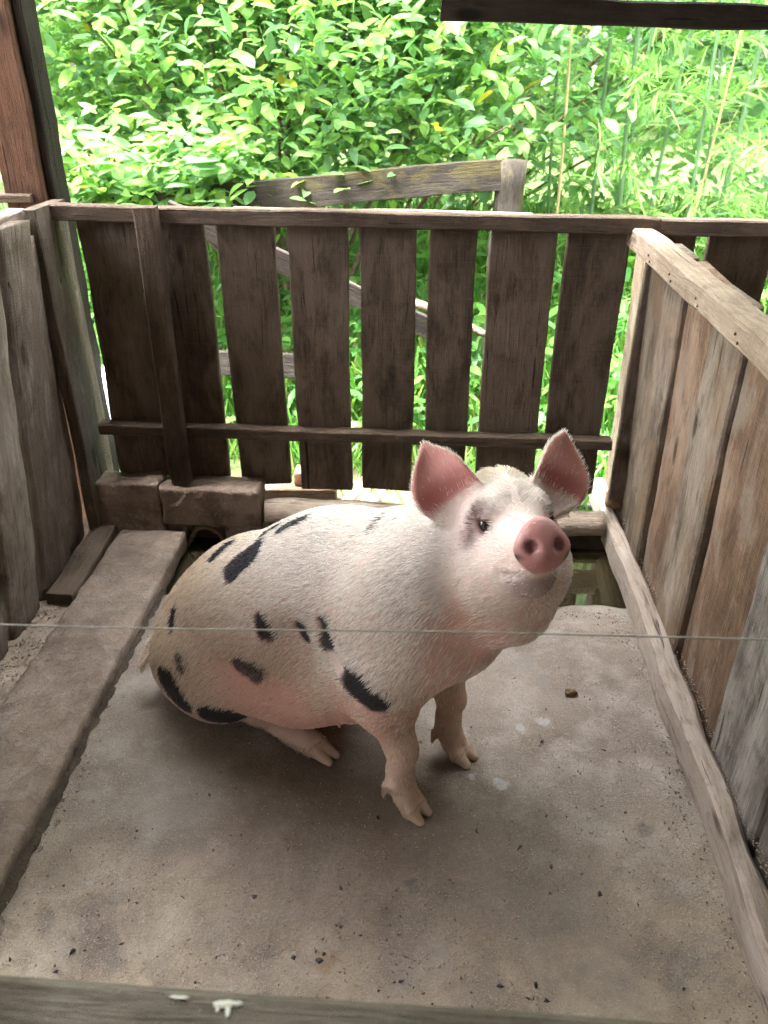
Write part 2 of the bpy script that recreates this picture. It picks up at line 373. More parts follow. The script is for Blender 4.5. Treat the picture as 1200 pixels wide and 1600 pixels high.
# gutter: mud bed and murky water along the back
gb = mob('gutter_bed', [(-1.3, 1.95, -.11), (.79, 1.95, -.11), (.79, 2.52, -.11), (-1.3, 2.52, -.11), (.79, 2.46, -.11), (-1.3, 2.46, -.11), (.79, 2.46, .03), (-1.3, 2.46, .03)], [(0, 1, 2, 3), (5, 4, 6, 7)], M['wetdark']); gb['kind'] = 'structure'
wp = [(x, y, -.034) for y in np.linspace(1.98, 2.455, 8) for x in np.linspace(-1.2, .79, 24)]
wt = mob('gutter_water', wp, [(j*24+i, j*24+i+1, (j+1)*24+i+1, (j+1)*24+i) for j in range(7) for i in range(23)], M['water'], smooth=True); wt['kind'] = 'structure'

# ---------------------------------------------------------------- back fence
bf = thing('slat_fence', (-.2, 2.5, 0), 'dark slatted wooden fence across the back of the pen, behind the pig', 'fence')
SL = [(-1.095, -.858, .205), (-.850, -.694, .195), (-.661, -.481, .178), (-.440, -.255, .166), (-.217, -.042, .172), (-.004, .140, .165), (.179, .380, .170), (.407, .595, .180), (.655, .792, .16), (.826, 1.02, .17), (1.05, 1.24, .16)]
for i, (a, b, z0) in enumerate(SL):
    rr = random.Random(i); top = 1.095 - .018 * (a + 1.1) / 1.7
    plank('slat', ((a + b) / 2 + rr.uniform(-.004, .004), 2.5, z0), ((a + b) / 2, 2.5, top), (b - a, 0, 0), (0, .024, 0), M['fence'], bf, wob=.0022 if i else .009, seg=18, seed=i + 1, cut=(rr.uniform(-.006, .006), 0))
plank('top_rail', (-1.145, 2.461, 1.108), (.66, 2.461, 1.086), (0, 0, .046), (0, .050, 0), M['rail'], bf, wob=.002, seg=24, seed=31)
plank('top_rail', (.665, 2.463, 1.084), (1.35, 2.463, 1.078), (0, 0, .044), (0, .050, 0), M['rail'], bf, wob=.002, seg=12, seed=32)
plank('bottom_rail', (-1.125, 2.461, .402), (.625, 2.461, .386), (0, 0, .038), (0, .051, 0), M['rail'], bf, wob=.002, seg=24, seed=33)
plank('brace', (-.850, 2.412, .222), (-.842, 2.412, 1.133), (.068, 0, 0), (0, .042, 0), M['rail'], bf, wob=.002, seg=14, seed=34)
# thin strips nailed on the rail's far edge
plank('rail_strip', (-.60, 2.50, 1.117), (.30, 2.50, 1.106), (0, .030, 0), (0, 0, .010), M['sill'], bf, wob=.003, seed=35)
for i, (a, b, z0) in enumerate(SL[2:8]):
    for z in (.392, .40):
        x = (a + b) / 2 + random.Random(i + int(z * 1000)).uniform(-.05, .05)
        stone('nail', (x, 2.4345, z - .004 * 1), (.0035, .0022, .0035), M['nail'], bf, n=1, boxy=0)

# ---------------------------------------------------------------- right partition
rp = thing('board_partition', (.70, 1.7, 0), 'grey and tan board partition with pale top rail along the right side', 'partition')
EB = [2.745, 2.60, 2.375, 2.177, 1.938, 1.722, 1.412, 1.128, .90, .66, .42]
mats = ['grey', 'grey', 'grey', 'tan', 'grey', 'tan', 'grey2', 'grey2', 'grey', 'grey']
for i in range(10):
    y1, y0 = EB[i], EB[i + 1]; rr = random.Random(50 + i)
    gap = .008 + rr.uniform(0, .004); wd = y1 - y0 - gap; yc = (y0 + y1) / 2
    px = (.006 if i % 2 else -.006) + rr.uniform(-.005, .005)
    plank('board', (.720 + px, yc, .02), (.678 + px * .5, yc - .082, 1.058 + rr.uniform(-.012, .02)), (0, wd, 0), (.028, 0, .001), M[mats[i]], rp, wob=.0025, seg=20, seed=60 + i, cut=(0, rr.uniform(-.01, .01)), bev=.006)
for i in range(1, 10):                                              # battens behind the joints
    plank('joint_batten', (.776, EB[i], .02), (.722, EB[i] - .082, 1.03), (0, .12, 0), (.020, 0, .001), M['fence'], rp, seed=200 + i)
plank('top_rail', (.618, 2.505, 1.052), (.622, .30, 1.052), (.064, 0, 0), (0, 0, .060), M['newrail'], rp, wob=.003, seg=30, seed=81, bev=.006)
plank('sill_beam', (.672, 2.74, .054), (.670, .20, .054), (.054, 0, 0), (0, 0, .108), M['sill'], rp, wob=.006, seg=40, seed=82, bev=.012)
for i in range(1, 7):
    for z in (1.050, 1.038):
        stone('nail', (.5855, (EB[i] + EB[i+1]) / 2 - .075 + .02 * (z > 1.04), z), (.002, .0035, .0035), M['nail'], rp, n=1, boxy=0)

# ---------------------------------------------------------------- left partition
lp = thing('slab_partition', (-1.18, 1.9, 0), 'weathered grey upright log-slab wall at the left edge of the pen', 'partition')
LB = [  # bottom y0,y1 ; top y0,y1 ; zt ; dx
    (2.20, 2.42, 2.27, 2.42, 1.06, -.040), (1.975, 2.205, 2.090, 2.285, 1.115, .0), (1.765, 1.958, 1.870, 2.072, 1.112, .004), (1.560, 1.755, 1.665, 1.855, 1.10, -.006), (1.33, 1.55, 1.43, 1.65, 1.09, .0), (1.10, 1.32, 1.20, 1.42, 1.10, .004), (.85, 1.09, .95, 1.19, 1.09, 0)]
for i, (a, b, c, d, zt, dx) in enumerate(LB):
    if i: plank('joint_batten', (-1.285, b + .005, -.01), (-1.215, d + .003, zt - .03), (0, .07, 0), (.02, 0, .001), M['fence'], lp, seed=220 + i)
    plank('slab_board', (-1.225 + dx, (a + b) / 2, -.01), (-1.155 + dx, (c + d) / 2, zt), (0, b - a - .012, 0), (.066, 0, .004), M['left'], lp, wob=.006, seg=20, seed=90 + i, WB=(0, d - c - .012, 0), rnd=.62, cut=(rng.uniform(-.012, .012), .0))
plank('corner_plank', (-1.172, 2.452, -.02), (-1.160, 2.445, 1.132), (0, .205, 0), (.040, 0, 0), M['left'], lp, wob=.005, seg=16, seed=101)
plank('top_rail', (-1.225, 2.40, 1.100), (-1.225, .70, 1.085), (.060, 0, 0), (0, 0, .055), M['sill'], lp, wob=.003, seg=20, seed=102)
plank('window_sill', (-1.235, 2.56, 1.137), (-2.4, 2.56, 1.137), (0, .09, 0), (0, 0, .025), M['rail'], lp, wob=.003, seed=103)

# ---------------------------------------------------------------- roof post, hanging beam, roof
po = thing('roof_post', (-1.23, 2.60, 0), 'tall reddish-brown wooden roof post standing in the left back corner', 'post')
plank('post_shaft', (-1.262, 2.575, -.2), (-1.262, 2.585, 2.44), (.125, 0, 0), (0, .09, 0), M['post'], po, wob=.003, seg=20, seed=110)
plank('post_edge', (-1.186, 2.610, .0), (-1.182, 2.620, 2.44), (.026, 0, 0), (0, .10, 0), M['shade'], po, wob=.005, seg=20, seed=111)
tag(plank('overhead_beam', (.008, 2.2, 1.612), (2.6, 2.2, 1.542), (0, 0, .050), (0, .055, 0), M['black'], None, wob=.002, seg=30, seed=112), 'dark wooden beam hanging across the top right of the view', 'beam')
ep = thing('eave_post', (2.55, 2.2, 0), 'wooden post holding up the roof past the right end of the dark beam', 'post')
plank('post_shaft', (2.55, 2.2, -.2), (2.55, 2.2, 2.46), (.12, 0, 0), (0, .10, 0), M['post'], ep, seed=113)
rf = thing('shed_roof', (0, .8, 2.2), 'corrugated metal roof over the pig pens, above the view', 'roof')
def rz(y): return 2.40 + (2.95 - y) * .14
for k in range(9):                                                  # corrugated sheets
    x0 = -2.6 + k * .86; n = 40; V = []; F = []
    for j in range(2):
        y = 2.34 if j == 0 else -5.0
        for i in range(n + 1):
            x = x0 + .90 * i / n; V.append((x, y, rz(y) + .05 + .010 * math.sin(x / .076 * 6.283) + .004 * (k % 2)))
    F = [(i, i + 1, n + 2 + i, n + 1 + i) for i in range(n)]
    mob('roof_sheet', V, F, M['iron'], rf, smooth=True)
for y in (2.28, 1.0, -.2, -1.7, -3.3, -4.8):
    plank('purlin', (-2.6, y, rz(y)), (5.1, y, rz(y)), (0, .06, 0), (0, 0, .07), M['post'], rf, seed=int(120 + y * 10))

sw = thing('added_wall', (0, -2.4, 0), 'tall unseen board walls added behind and beside the camera to cut front light', 'wall')  # out-of-view walls, added so the pen is lit mostly from the back
for i in range(26):
    x = -2.0 + i * .30
    plank('board', (x, -2.4, -.05), (x, -2.4, rz(-2.4) - .02), (.292, 0, 0), (0, .03, 0), M['fence'], sw, seed=300 + i, seg=6)
for k, (wx, y0_, n_) in enumerate(((-2.55, -2.35, 11), (5.0, -2.35, 14))):
    for i in range(n_):
        y = y0_ + i * .26
        plank('board', (wx, y, -.05), (wx, y, rz(y) - .02), (0, .252, 0), (.03, 0, 0), M['fence'], sw, seed=330 + i + 20 * k, seg=6)
# ---------------------------------------------------------------- gate rail nearest the camera, wire
fb = thing('gate_rail', (0, .29, .9), 'blurred grey weathered gate board along the bottom edge, splashed with dried paint', 'gate')
plank('board', (-.95, .292, .871), (.95, .262, .871), (0, .105, 0), (0, 0, .045), M['front'], fb, wob=.0022, seg=40, seed=130, bev=.008)
for i, (x, y, r, s) in enumerate([(-.138, .319, (.008, .0030, .0007), 1), (-.133, .314, (.0020, .0045, .0007), 2), (-.128, .320, (.004, .0020, .0007), 3), (-.141, .315, (.0018, .0022, .0006), 9), (-.066, .302, (.003, .004, .0006), 4), (-.053, .301, (.003, .004, .0006), 5), (-.063, .291, (.003, .002, .0005), 6), (-.172, .322, (.008, .0016, .0007), 7), (.03, .29, (.002, .002, .0005), 8)]):
    stone('paint_drip', (x, y, .8937), r, M['drip'], fb, seed=s, boxy=.1, n=1, rough=.45)
wr = [(x, .62 + .004 * math.sin(x * 3), 1.0095 + .0135 * x + .0012 * math.sin(x * 9 + 1)) for x in np.linspace(-1.15, .590, 60)]
tag(tube('fence_wire', wr, .0009, M['wire'], None, 6), 'thin taut steel wire stretched across the pen in front of the pig', 'wire')
# ---------------------------------------------------------------- stones, slabs and logs of the pen
def rough_box(name, lo, hi, mat, parent=None, seed=0, amp=.008, n=(14, 8, 6), bev=.010, taper=0):
    """A worn block: a subdivided box with rounded edges and uneven faces."""
    lo, hi = np.array(lo, float), np.array(hi, float); c = (lo + hi) / 2; h = (hi - lo) / 2
    V, F, idx = [], [], {}
    def vid(p):
        k = tuple(np.round(p, 6))
        if k not in idx: idx[k] = len(V); V.append(p)
        return idx[k]
    for ax in range(3):
        u, v = (ax + 1) % 3, (ax + 2) % 3
        for sg in (-1, 1):
            for i in range(n[u]):
                for j in range(n[v]):
                    q = []
                    for di, dj in ((0, 0), (1, 0), (1, 1), (0, 1)):
                        p = np.zeros(3); p[ax] = sg * h[ax]; p[u] = -h[u] + 2 * h[u] * (i + di) / n[u]; p[v] = -h[v] + 2 * h[v] * (j + dj) / n[v]
                        q.append(vid(p))
                    F.append(tuple(q) if sg > 0 else tuple(reversed(q)))
    P = np.array(V); inner = np.clip(P, -(h - bev), h - bev); d = P - inner; l = np.linalg.norm(d, axis=1, keepdims=True)
    P = inner + np.where(l > 1e-9, d / np.maximum(l, 1e-9) * np.minimum(l, bev), 0)
    nrm = P / h; W = P + c
    P = P + nrm / np.linalg.norm(nrm, axis=1, keepdims=True) * (amp * (.6 * noise3(W, seed, 14) + .5 * noise3(W, seed + 3, 48) + .3 * noise3(W, seed + 4, 130)))[:, None]
    return mob(name, P + c, F, mat, parent, smooth=True)

tag(rough_box('stone_block', (-1.165, 2.372, -.02), (-.925, 2.484, .226), M['block'], None, 1, .008, (30, 16, 28)), 'dark worn stone block in the left back corner beneath the fence', 'block')
blk = thing('drain_block', (-.75, 2.42, 0), 'dark worn block with a drain hole below it, carrying the fence brace', 'block')
rough_box('cap_block', (-.922, 2.366, .072), (-.572, 2.484, .214), M['block'], blk, 2, .008, (42, 16, 18))
rough_box('drain_cheek', (-.922, 2.385, -.1), (-.845, 2.484, .070), M['block'], blk, 3, .006, (5, 5, 6), .01)
rough_box('drain_cheek', (-.712, 2.385, -.1), (-.575, 2.484, .070), M['block'], blk, 4, .006, (6, 5, 6), .01)
V, F = [], []                                                       # arched mouth of the drain pipe
for j, y in enumerate((2.378, 2.47)):
    for i in range(17):
        a = math.pi * i / 16
        for r in (.054, .064): V.append((-.778 + r * math.cos(a), y, -.008 + r * 1.05 * math.sin(a)))
for i in range(16):
    a = i * 2
    F += [(a, a + 1, a + 3, a + 2), (34 + a, 34 + a + 2, 34 + a + 3, 34 + a + 1), (a, a + 2, 34 + a + 2, 34 + a), (a + 1, 34 + a + 1, 34 + a + 3, a + 3)]
mob('drain_mouth', V, F, M['block'], blk)
# pale log lying along the back over the gutter
lg = thing('threshold_log', (0, 2.42, .09), 'pale bare log lying along the foot of the back fence', 'log')
pts, rad = [], []
for i in range(26):
    s = i / 25; x = -.566 + 1.20 * s
    pts.append((x, 2.425 + .010 * math.sin(7 * s) + .004 * math.sin(23 * s), .093 + .006 * math.sin(5 * s + 1))); rad.append(.049 + .004 * math.sin(11 * s) + .002 * math.sin(31 * s))
t_ = tube('trunk', pts, rad, M['log'], lg, 14)
wc = np.array([v.co[:] for v in t_.data.vertices]); a_ = t_.data.attributes.new('wc', 'FLOAT_VECTOR', 'POINT'); a_.data.foreach_set('vector', wc.astype(np.float32).ravel())
# flagstones and side strip on the left
tag(rough_box('flagstone', (-1.088, .55, -.03), (-.846, 2.375, .046), M['slab'], None, 12, .0055, (24, 170, 5), .012), 'long worn brownish flagstone strip running along the left side of the floor', 'flagstone')
tag(plank('side_plank', (-1.138, 1.955, .030), (-1.135, 2.37, .034), (.085, 0, 0), (0, 0, .05), M['fence'], None, seed=140, wob=.004), 'short dark plank lying between the flagstone strip and the left wall', 'plank')
ds = mob('dirt_strip', [(x, y, .006 + .010 * random.Random(int(x * 999 + y * 77)).random()) for y in np.linspace(.5, 1.96, 50) for x in np.linspace(-1.26, -1.085, 8)], [(j*8+i, j*8+i+1, (j+1)*8+i+1, (j+1)*8+i) for j in range(49) for i in range(7)], M['dirt'], smooth=True); ds['kind'] = 'structure'
# packed dirt in the joint between the flagstones and the floor
V = []; rng = random.Random(9)
for i in range(80):
    y = .56 + 1.5 * i / 79
    for k, x in enumerate((-.850, -.840, -.829)): V.append((x + rng.uniform(-.003, .003), y, (.012, .006, .0)[k] + rng.uniform(-.004, .006)))
F = [(i*3+k, i*3+k+1, (i+1)*3+k+1, (i+1)*3+k) for i in range(79) for k in range(2)]
jd = mob('joint_dirt', V, F, M['wetdark'], smooth=True); jd['kind'] = 'stuff'; jd['label'] = 'packed dirt in the joint beside the flagstones'; jd['category'] = 'dirt'
# clod at the far right corner
tag(stone('earth_clod', (.685, 2.53, .135), (.030, .045, .026), M['dung'], None, 5, .3, 2, .12), 'brown clod of earth on the far end of the right sill beam', 'clod')
tag(stone('dry_dropping', (.415, 1.650, .007), (.016, .010, .008), M['dung'], None, 6, .1, 2, .25), 'small brown dried dropping on the floor right of the pig', 'dropping')

# ---------------------------------------------------------------- loose chips and crumbs on the floor (nobody could count them)
def chips(name, n, seed, rmin, rmax, mat, area, label, flat=.35, bias=None):
    r = np.random.RandomState(seed); V, F = [], []
    tet = np.array([(1, 0, 0), (0, 1, 0), (-1, 0, 0), (0, -1, 0), (0, 0, 1), (0, 0, -1)], float)
    fc = [(0, 1, 4), (1, 2, 4), (2, 3, 4), (3, 0, 4), (1, 0, 5), (2, 1, 5), (3, 2, 5), (0, 3, 5)]
    k = 0
    while k < n:
        x, y = r.uniform(area[0], area[1]), r.uniform(area[2], area[3])
        if bias is not None and r.rand() > bias(x, y): continue
        s = rmin + (rmax - rmin) * r.rand() ** 2.5; a = r.uniform(0, 6.28)
        q = (tet * (s * r.uniform(.7, 1.3, 3)) * r.uniform(.55, 1.35, (6, 1)) + r.normal(size=(6, 3)) * s * .25) * np.array([1.3, .8, flat])
        R = np.array([[math.cos(a), -math.sin(a), 0], [math.sin(a), math.cos(a), 0], [0, 0, 1]])
        V.append(q @ R.T + np.array([x, y, s * flat * .5 + .002])); F += [tuple(i + 6 * k for i in f) for f in fc]; k += 1
    o = big_mesh(name, np.concatenate(V), np.array(F), mat); o['kind'] = 'stuff'; o['label'] = label; o['category'] = 'grit'
    return o
near = lambda x, y: .12 + .88 * max(0, min(1, (1.30 - y) / .45))
chips('dark_chips', 170, 21, .0016, .0062, M['pebble'], (-.8, .63, .62, 1.75), 'dark stone chips trodden into the concrete floor', .35, near)
chips('pale_crumbs', 6500, 22, .0007, .0026, M['crumb'], (-.83, .64, .6, 2.0), 'pale feed crumbs scattered over the concrete floor', .6, lambda x, y: .25 + .75 * max(0, min(1, (1.35 - y) / .5)))
chips('dirt_crumbs', 1700, 23, .0009, .0032, M['dung'], (-.83, .65, .6, 2.05), 'brown dirt crumbs scattered over the concrete floor', .6)
chips('strip_grit', 2200, 24, .001, .005, M['dirt'], (-1.24, -1.09, .7, 1.96), 'loose grit along the foot of the left wall', .7)
chips('sill_dust', 1500, 25, .0008, .0028, M['crumb'], (.69, .713, .6, 2.5), 'sawdust lying along the right sill', .7)
chips('edge_dirt', 1500, 26, .0008, .0032, M['dung'], (-.842, .652, .6, 2.04), 'dirt gathered along the edges of the pen floor', .6, lambda x, y: 1.0 if (x > .60 + .02 * math.sin(y * 9) or x < -.805 + .015 * math.sin(y * 11) or y > 1.99) else .0)
for o in bpy.data.objects:
    if o.name.startswith('sill_dust'): o.location.z = .107
    if o.name.startswith('strip_grit'): o.location.z = .012

# ---------------------------------------------------------------- beyond the fence: old rail fence, lumber, hose, sheet
of = thing('old_rail_fence', (-.3, 3.62, 0), 'old lichened rail and post beyond the back fence, half under the bush', 'fence')
plank('rail', (-1.75, 3.62, .905), (.285, 3.60, 1.095), (0, 0, .125), (0, .030, 0), M['old'], of, wob=.0022, seg=24, seed=150)
pp = [(.325 + .004 * math.sin(z * 7), 3.63, z) for z in np.linspace(-.2, 1.145, 16)]
t_ = tube('post', pp, [.066 + .004 * math.sin(i * 1.3) for i in range(16)], M['old'], of, 12)
wc = np.array([v.co[:] for v in t_.data.vertices])[:, [2, 0, 1]]; t_.data.attributes.new('wc', 'FLOAT_VECTOR', 'POINT').data.foreach_set('vector', wc.astype(np.float32).ravel())
plank('post', (-1.52, 3.68, -.2), (-1.52, 3.68, 1.0), (.1, 0, 0), (0, .09, 0), M['old'], of, seed=151)
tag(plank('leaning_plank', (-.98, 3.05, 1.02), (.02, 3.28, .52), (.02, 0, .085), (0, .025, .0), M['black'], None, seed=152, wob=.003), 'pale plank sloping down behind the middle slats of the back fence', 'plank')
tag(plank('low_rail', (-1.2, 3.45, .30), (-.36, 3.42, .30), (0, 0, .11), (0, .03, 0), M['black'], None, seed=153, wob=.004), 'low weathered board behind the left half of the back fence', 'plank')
tag(tube('dead_branch', [(-.12, 3.4, .62), (.10, 3.35, .56), (.22, 3.32, .50), (.40, 3.3, .46)], [.02, .019, .016, .012], M['bark'], None, 8), 'bare grey branch seen through the gaps right of centre', 'branch')
hp = [(-1.0 + 2.6 * s, 2.86 + .05 * math.sin(s * 5 + .5), -.075 + .045 * math.sin(s * 4.5)) for s in np.linspace(0, 1, 50)]
tag(tube('hose', hp, .016, M['hose'], None, 10), 'black hose lying on the ground just outside the back fence', 'hose')
tag(plank('lumber_offcut', (-.66, 2.60, .075), (-.33, 2.62, .075), (0, .06, 0), (0, 0, .075), M['tan'], None, seed=154), 'tan lumber offcut just outside the fence beyond the log', 'lumber')
tag(plank('lumber_offcut', (-.55, 2.555, .02), (-.55, 2.72, .155), (.045, 0, 0), (0, .02, .02), M['newrail'], None, seed=155), 'short upright pale offcut leaning on the tan lumber outside', 'lumber')
tag(rough_box('brick_piece', (-.49, 2.60, .117), (-.40, 2.68, .172), M['brick'], None, 16, .004, (5, 5, 4), .006), 'orange brick piece on the lumber outside the fence', 'brick')
tag(plank('pale_offcut', (-.30, 2.585, .04), (-.215, 2.70, .10), (.05, 0, 0), (0, .02, .03), M['newrail'], None, seed=156), 'pale slanting board end outside the fence right of the lumber', 'lumber')
for i, (x, y, s) in enumerate([(-.14, 2.66, .045), (.02, 2.68, .035), (-.22, 2.78, .04), (.5, 2.72, .05)]):
    tag(stone('field_stone', (x, y, .01 + s * .4 - .07), (s * 1.3, s, s * .8), M['slab'], None, 40 + i, .4, 2, .08), ['grey stone outside the fence below the fifth slat', 'small grey stone outside the fence left of the pig\'s near ear', 'grey stone near the hose outside the fence', 'largest grey stone outside the fence behind the far ear'][i], 'stone')
V = [(-1.9 + .75 * i / 10, 2.95 + .20 * j / 6 + .02 * math.sin(i), .06 + .46 * (i / 10) ** .5 * (1 - abs(j - 3) / 6) + .02 * math.sin(i * 2.1 + j)) for j in range(7) for i in range(11)]
V += [(x, y + .01, -.12) for (x, y, z) in V]
F = [(j*11+i, j*11+i+1, (j+1)*11+i+1, (j+1)*11+i) for j in range(6) for i in range(10)]
F += [(i + 1, i, 77 + i, 77 + i + 1) for i in range(10)] + [(j*11+10, (j+1)*11+10, 77+(j+1)*11+10, 77+j*11+10) for j in range(6)]
V = [(-1.02 + (x + 1.15) * 1.0, y, z) for (x, y, z) in V]
tag(mob('white_sack', V, F, M['white'], None, smooth=True), 'bright white sack slumped outside the left end of the back fence', 'sack')
# ---------------------------------------------------------------- leaves
def leaf_shape(L=1.0, W=.42, fold=.10, droop=.18, n=5):
    """A pointed leaf along +X, folded on its midrib and drooping at the tip: 2 strips."""
    V, F = [], []
    for i in range(n):
        t = i / (n - 1); w = W * .5 * (math.sin(math.pi * min(1, t * .93 + .04)) ** .8) if 0 < i < n - 1 else .012
        z = -droop * t * t
        V += [(L * t, w, z + fold * w * 2), (L * t, 0, z), (L * t, -w, z + fold * w * 2)]
    for i in range(n - 1):
        a = 3 * i; F += [(a, a + 3, a + 4, a + 1), (a + 1, a + 4, a + 5, a + 2)]
    return np.array(V), np.array(F)
def frames(D, N):
    """Rows: direction, side, normal -> rotation matrices (columns)."""
    D = D / np.linalg.norm(D, axis=1, keepdims=True); N = N - D * (N * D).sum(1, keepdims=True); N /= np.linalg.norm(N, axis=1, keepdims=True)
    return np.stack([D, np.cross(N, D), N], 2)
def scatter(shape, P, R, S):
    V0, F0 = shape; V = np.einsum('nij,kj->nki', R, V0) * S[:, None, None] + P[:, None, :]
    return V.reshape(-1, 3), (F0[None] + (np.arange(len(P)) * len(V0))[:, None, None]).reshape(-1, F0.shape[1])

# ---------------------------------------------------------------- the broad-leaved bush behind the fence
def make_bush(loc, label, twigs, leaf_len, seed, n_single, accept):
    r = np.random.RandomState(seed)
    b = thing('leafy_bush', loc, label, 'bush')
    LP, LD, LN, LS = [], [], [], []; stems = []
    base = np.array(loc)
    for k in range(twigs):
        tip = accept(r)
        if tip is None: continue
        root = base + np.array([r.uniform(-.25, .25), r.uniform(-.1, .25), 0]); root[2] = .05
        n = 12; pts = []
        mid = root * .45 + tip * .55 + np.array([0, .15, .35])
        for i in range(n):
            t = i / (n - 1); pts.append((1 - t) ** 2 * root + 2 * t * (1 - t) * mid + t * t * tip)
        pts = np.array(pts); 
        if k < 46: stems.append(pts)
        d = pts[-1] - pts[-3]; d /= np.linalg.norm(d)
        m = r.randint(9, 15)
        for i in range(m):                                         # alternate leaves along the last stretch of the twig
            t = 1 - .36 * (i / m); x = pts[0] * 0 + pts[min(n - 1, int(t * (n - 1)))] + (pts[min(n - 1, int(t * (n - 1)) + 1)] - pts[min(n - 1, int(t * (n - 1)))]) * ((t * (n - 1)) % 1)
            az = i * 2.4 + r.uniform(-.4, .4); side = np.cross(d, [0, 0, 1]); side /= np.linalg.norm(side) + 1e-9; up = np.cross(side, d)
            out = side * math.cos(az) + up * math.sin(az) * .6
            LD.append(d * r.uniform(.3, .8) + out + np.array([0, -.22, r.uniform(-.35, .25)])); LN.append(np.array([r.uniform(-.45, .45), r.uniform(-.75, .1), 1.0]))
            LP.append(x + out * .015 + r.normal(size=3) * .012); LS.append(leaf_len * r.uniform(.45, 1.25))
    LP, LD, LN, LS = map(np.array, (LP, LD, LN, LS)); R = frames(LD, LN)
    shp = [leaf_shape(W=.46, droop=.16), leaf_shape(W=.40, droop=.28, fold=.16), leaf_shape(W=.50, droop=.05, fold=.2)]
    ms = []
    for V0, F0 in shp:
        me = bpy.data.meshes.new('leaf'); me.from_pydata(V0.tolist(), [], F0.tolist()); me.materials.append(M['leaf']); ms.append(me)
    # the leaves that show largest: nearest to the camera and inside its view
    C = np.array([0, 0, 1.5]); q = LP - C; dist = np.linalg.norm(q, axis=1)
    el = np.degrees(np.arctan2(q[:, 2], q[:, 1])); ang = np.degrees(np.arctan2(q[:, 0], q[:, 1]))
    ok = (el < 4.5) & (el > -9.5) & (ang > -27) & (ang < 10)
    front = dist / LS + np.where(ok, 0, 1e3); order = np.argsort(front)
    single = order[:n_single]; rest = order[n_single:]
    inv = Matrix.Translation(-Vector(loc))
    for i in single:
        o = bpy.data.objects.new('leaf', ms[i % 3]); COL.objects.link(o); o.parent = b; o.matrix_parent_inverse = inv
        m = Matrix([list(R[i][0]) + [0], list(R[i][1]) + [0], list(R[i][2]) + [0], [0, 0, 0, 1]])
        o.matrix_basis = Matrix.Translation(Vector(LP[i])) @ m @ Matrix.Scale(LS[i], 4)
    V, F = [], []; k = 0
    for s in range(3):
        w_ = rest[rest % 3 == s]; v, f = scatter(shp[s], LP[w_], R[w_], LS[w_]); V.append(v); F.append(f + k); k += len(v)
    fo = big_mesh('foliage', np.concatenate(V), np.concatenate(F), M['leaf'], b); fo['kind'] = 'stuff'
    for p in stems: tube('branch', p, np.linspace(.016, .003, len(p)), M['bark'], b, 5)
    return b
def acc_main(r):
    x = r.uniform(-2.6, .95); y = 3.55 + 1.9 * r.rand() ** 1.6 + .25 * abs(x + .4); z = .95 + 2.2 * r.rand()
    if z < 1.05 + .1 * math.sin(3 * x) and x > -.2 : return None
    if x > .55 and r.rand() < .5: return None
    if r.rand() < .07: return np.array([r.uniform(-1.8, -.75), r.uniform(3.38, 3.55), r.uniform(.92, 1.3)])
    if r.rand() < .03: return np.array([r.uniform(-1.8, .5), r.uniform(3.2, 3.75), r.uniform(1.80, 2.4)])
    if y < 3.9 and z > 1.75: y += .5
    return np.array([x, y, z])
make_bush((-.7, 4.6, .1), 'broad-leaved bright green bush filling the view above the fence', 2100, .096, 5, 290, acc_main)
def acc_back(r): return np.array([r.uniform(-4.5, 3.5), r.uniform(5.4, 6.6), r.uniform(.4, 3.8)])
b2 = make_bush((-.2, 6.4, .3), 'second leafy bush standing deeper behind the bright green bush', 700, .14, 6, 0, acc_back)

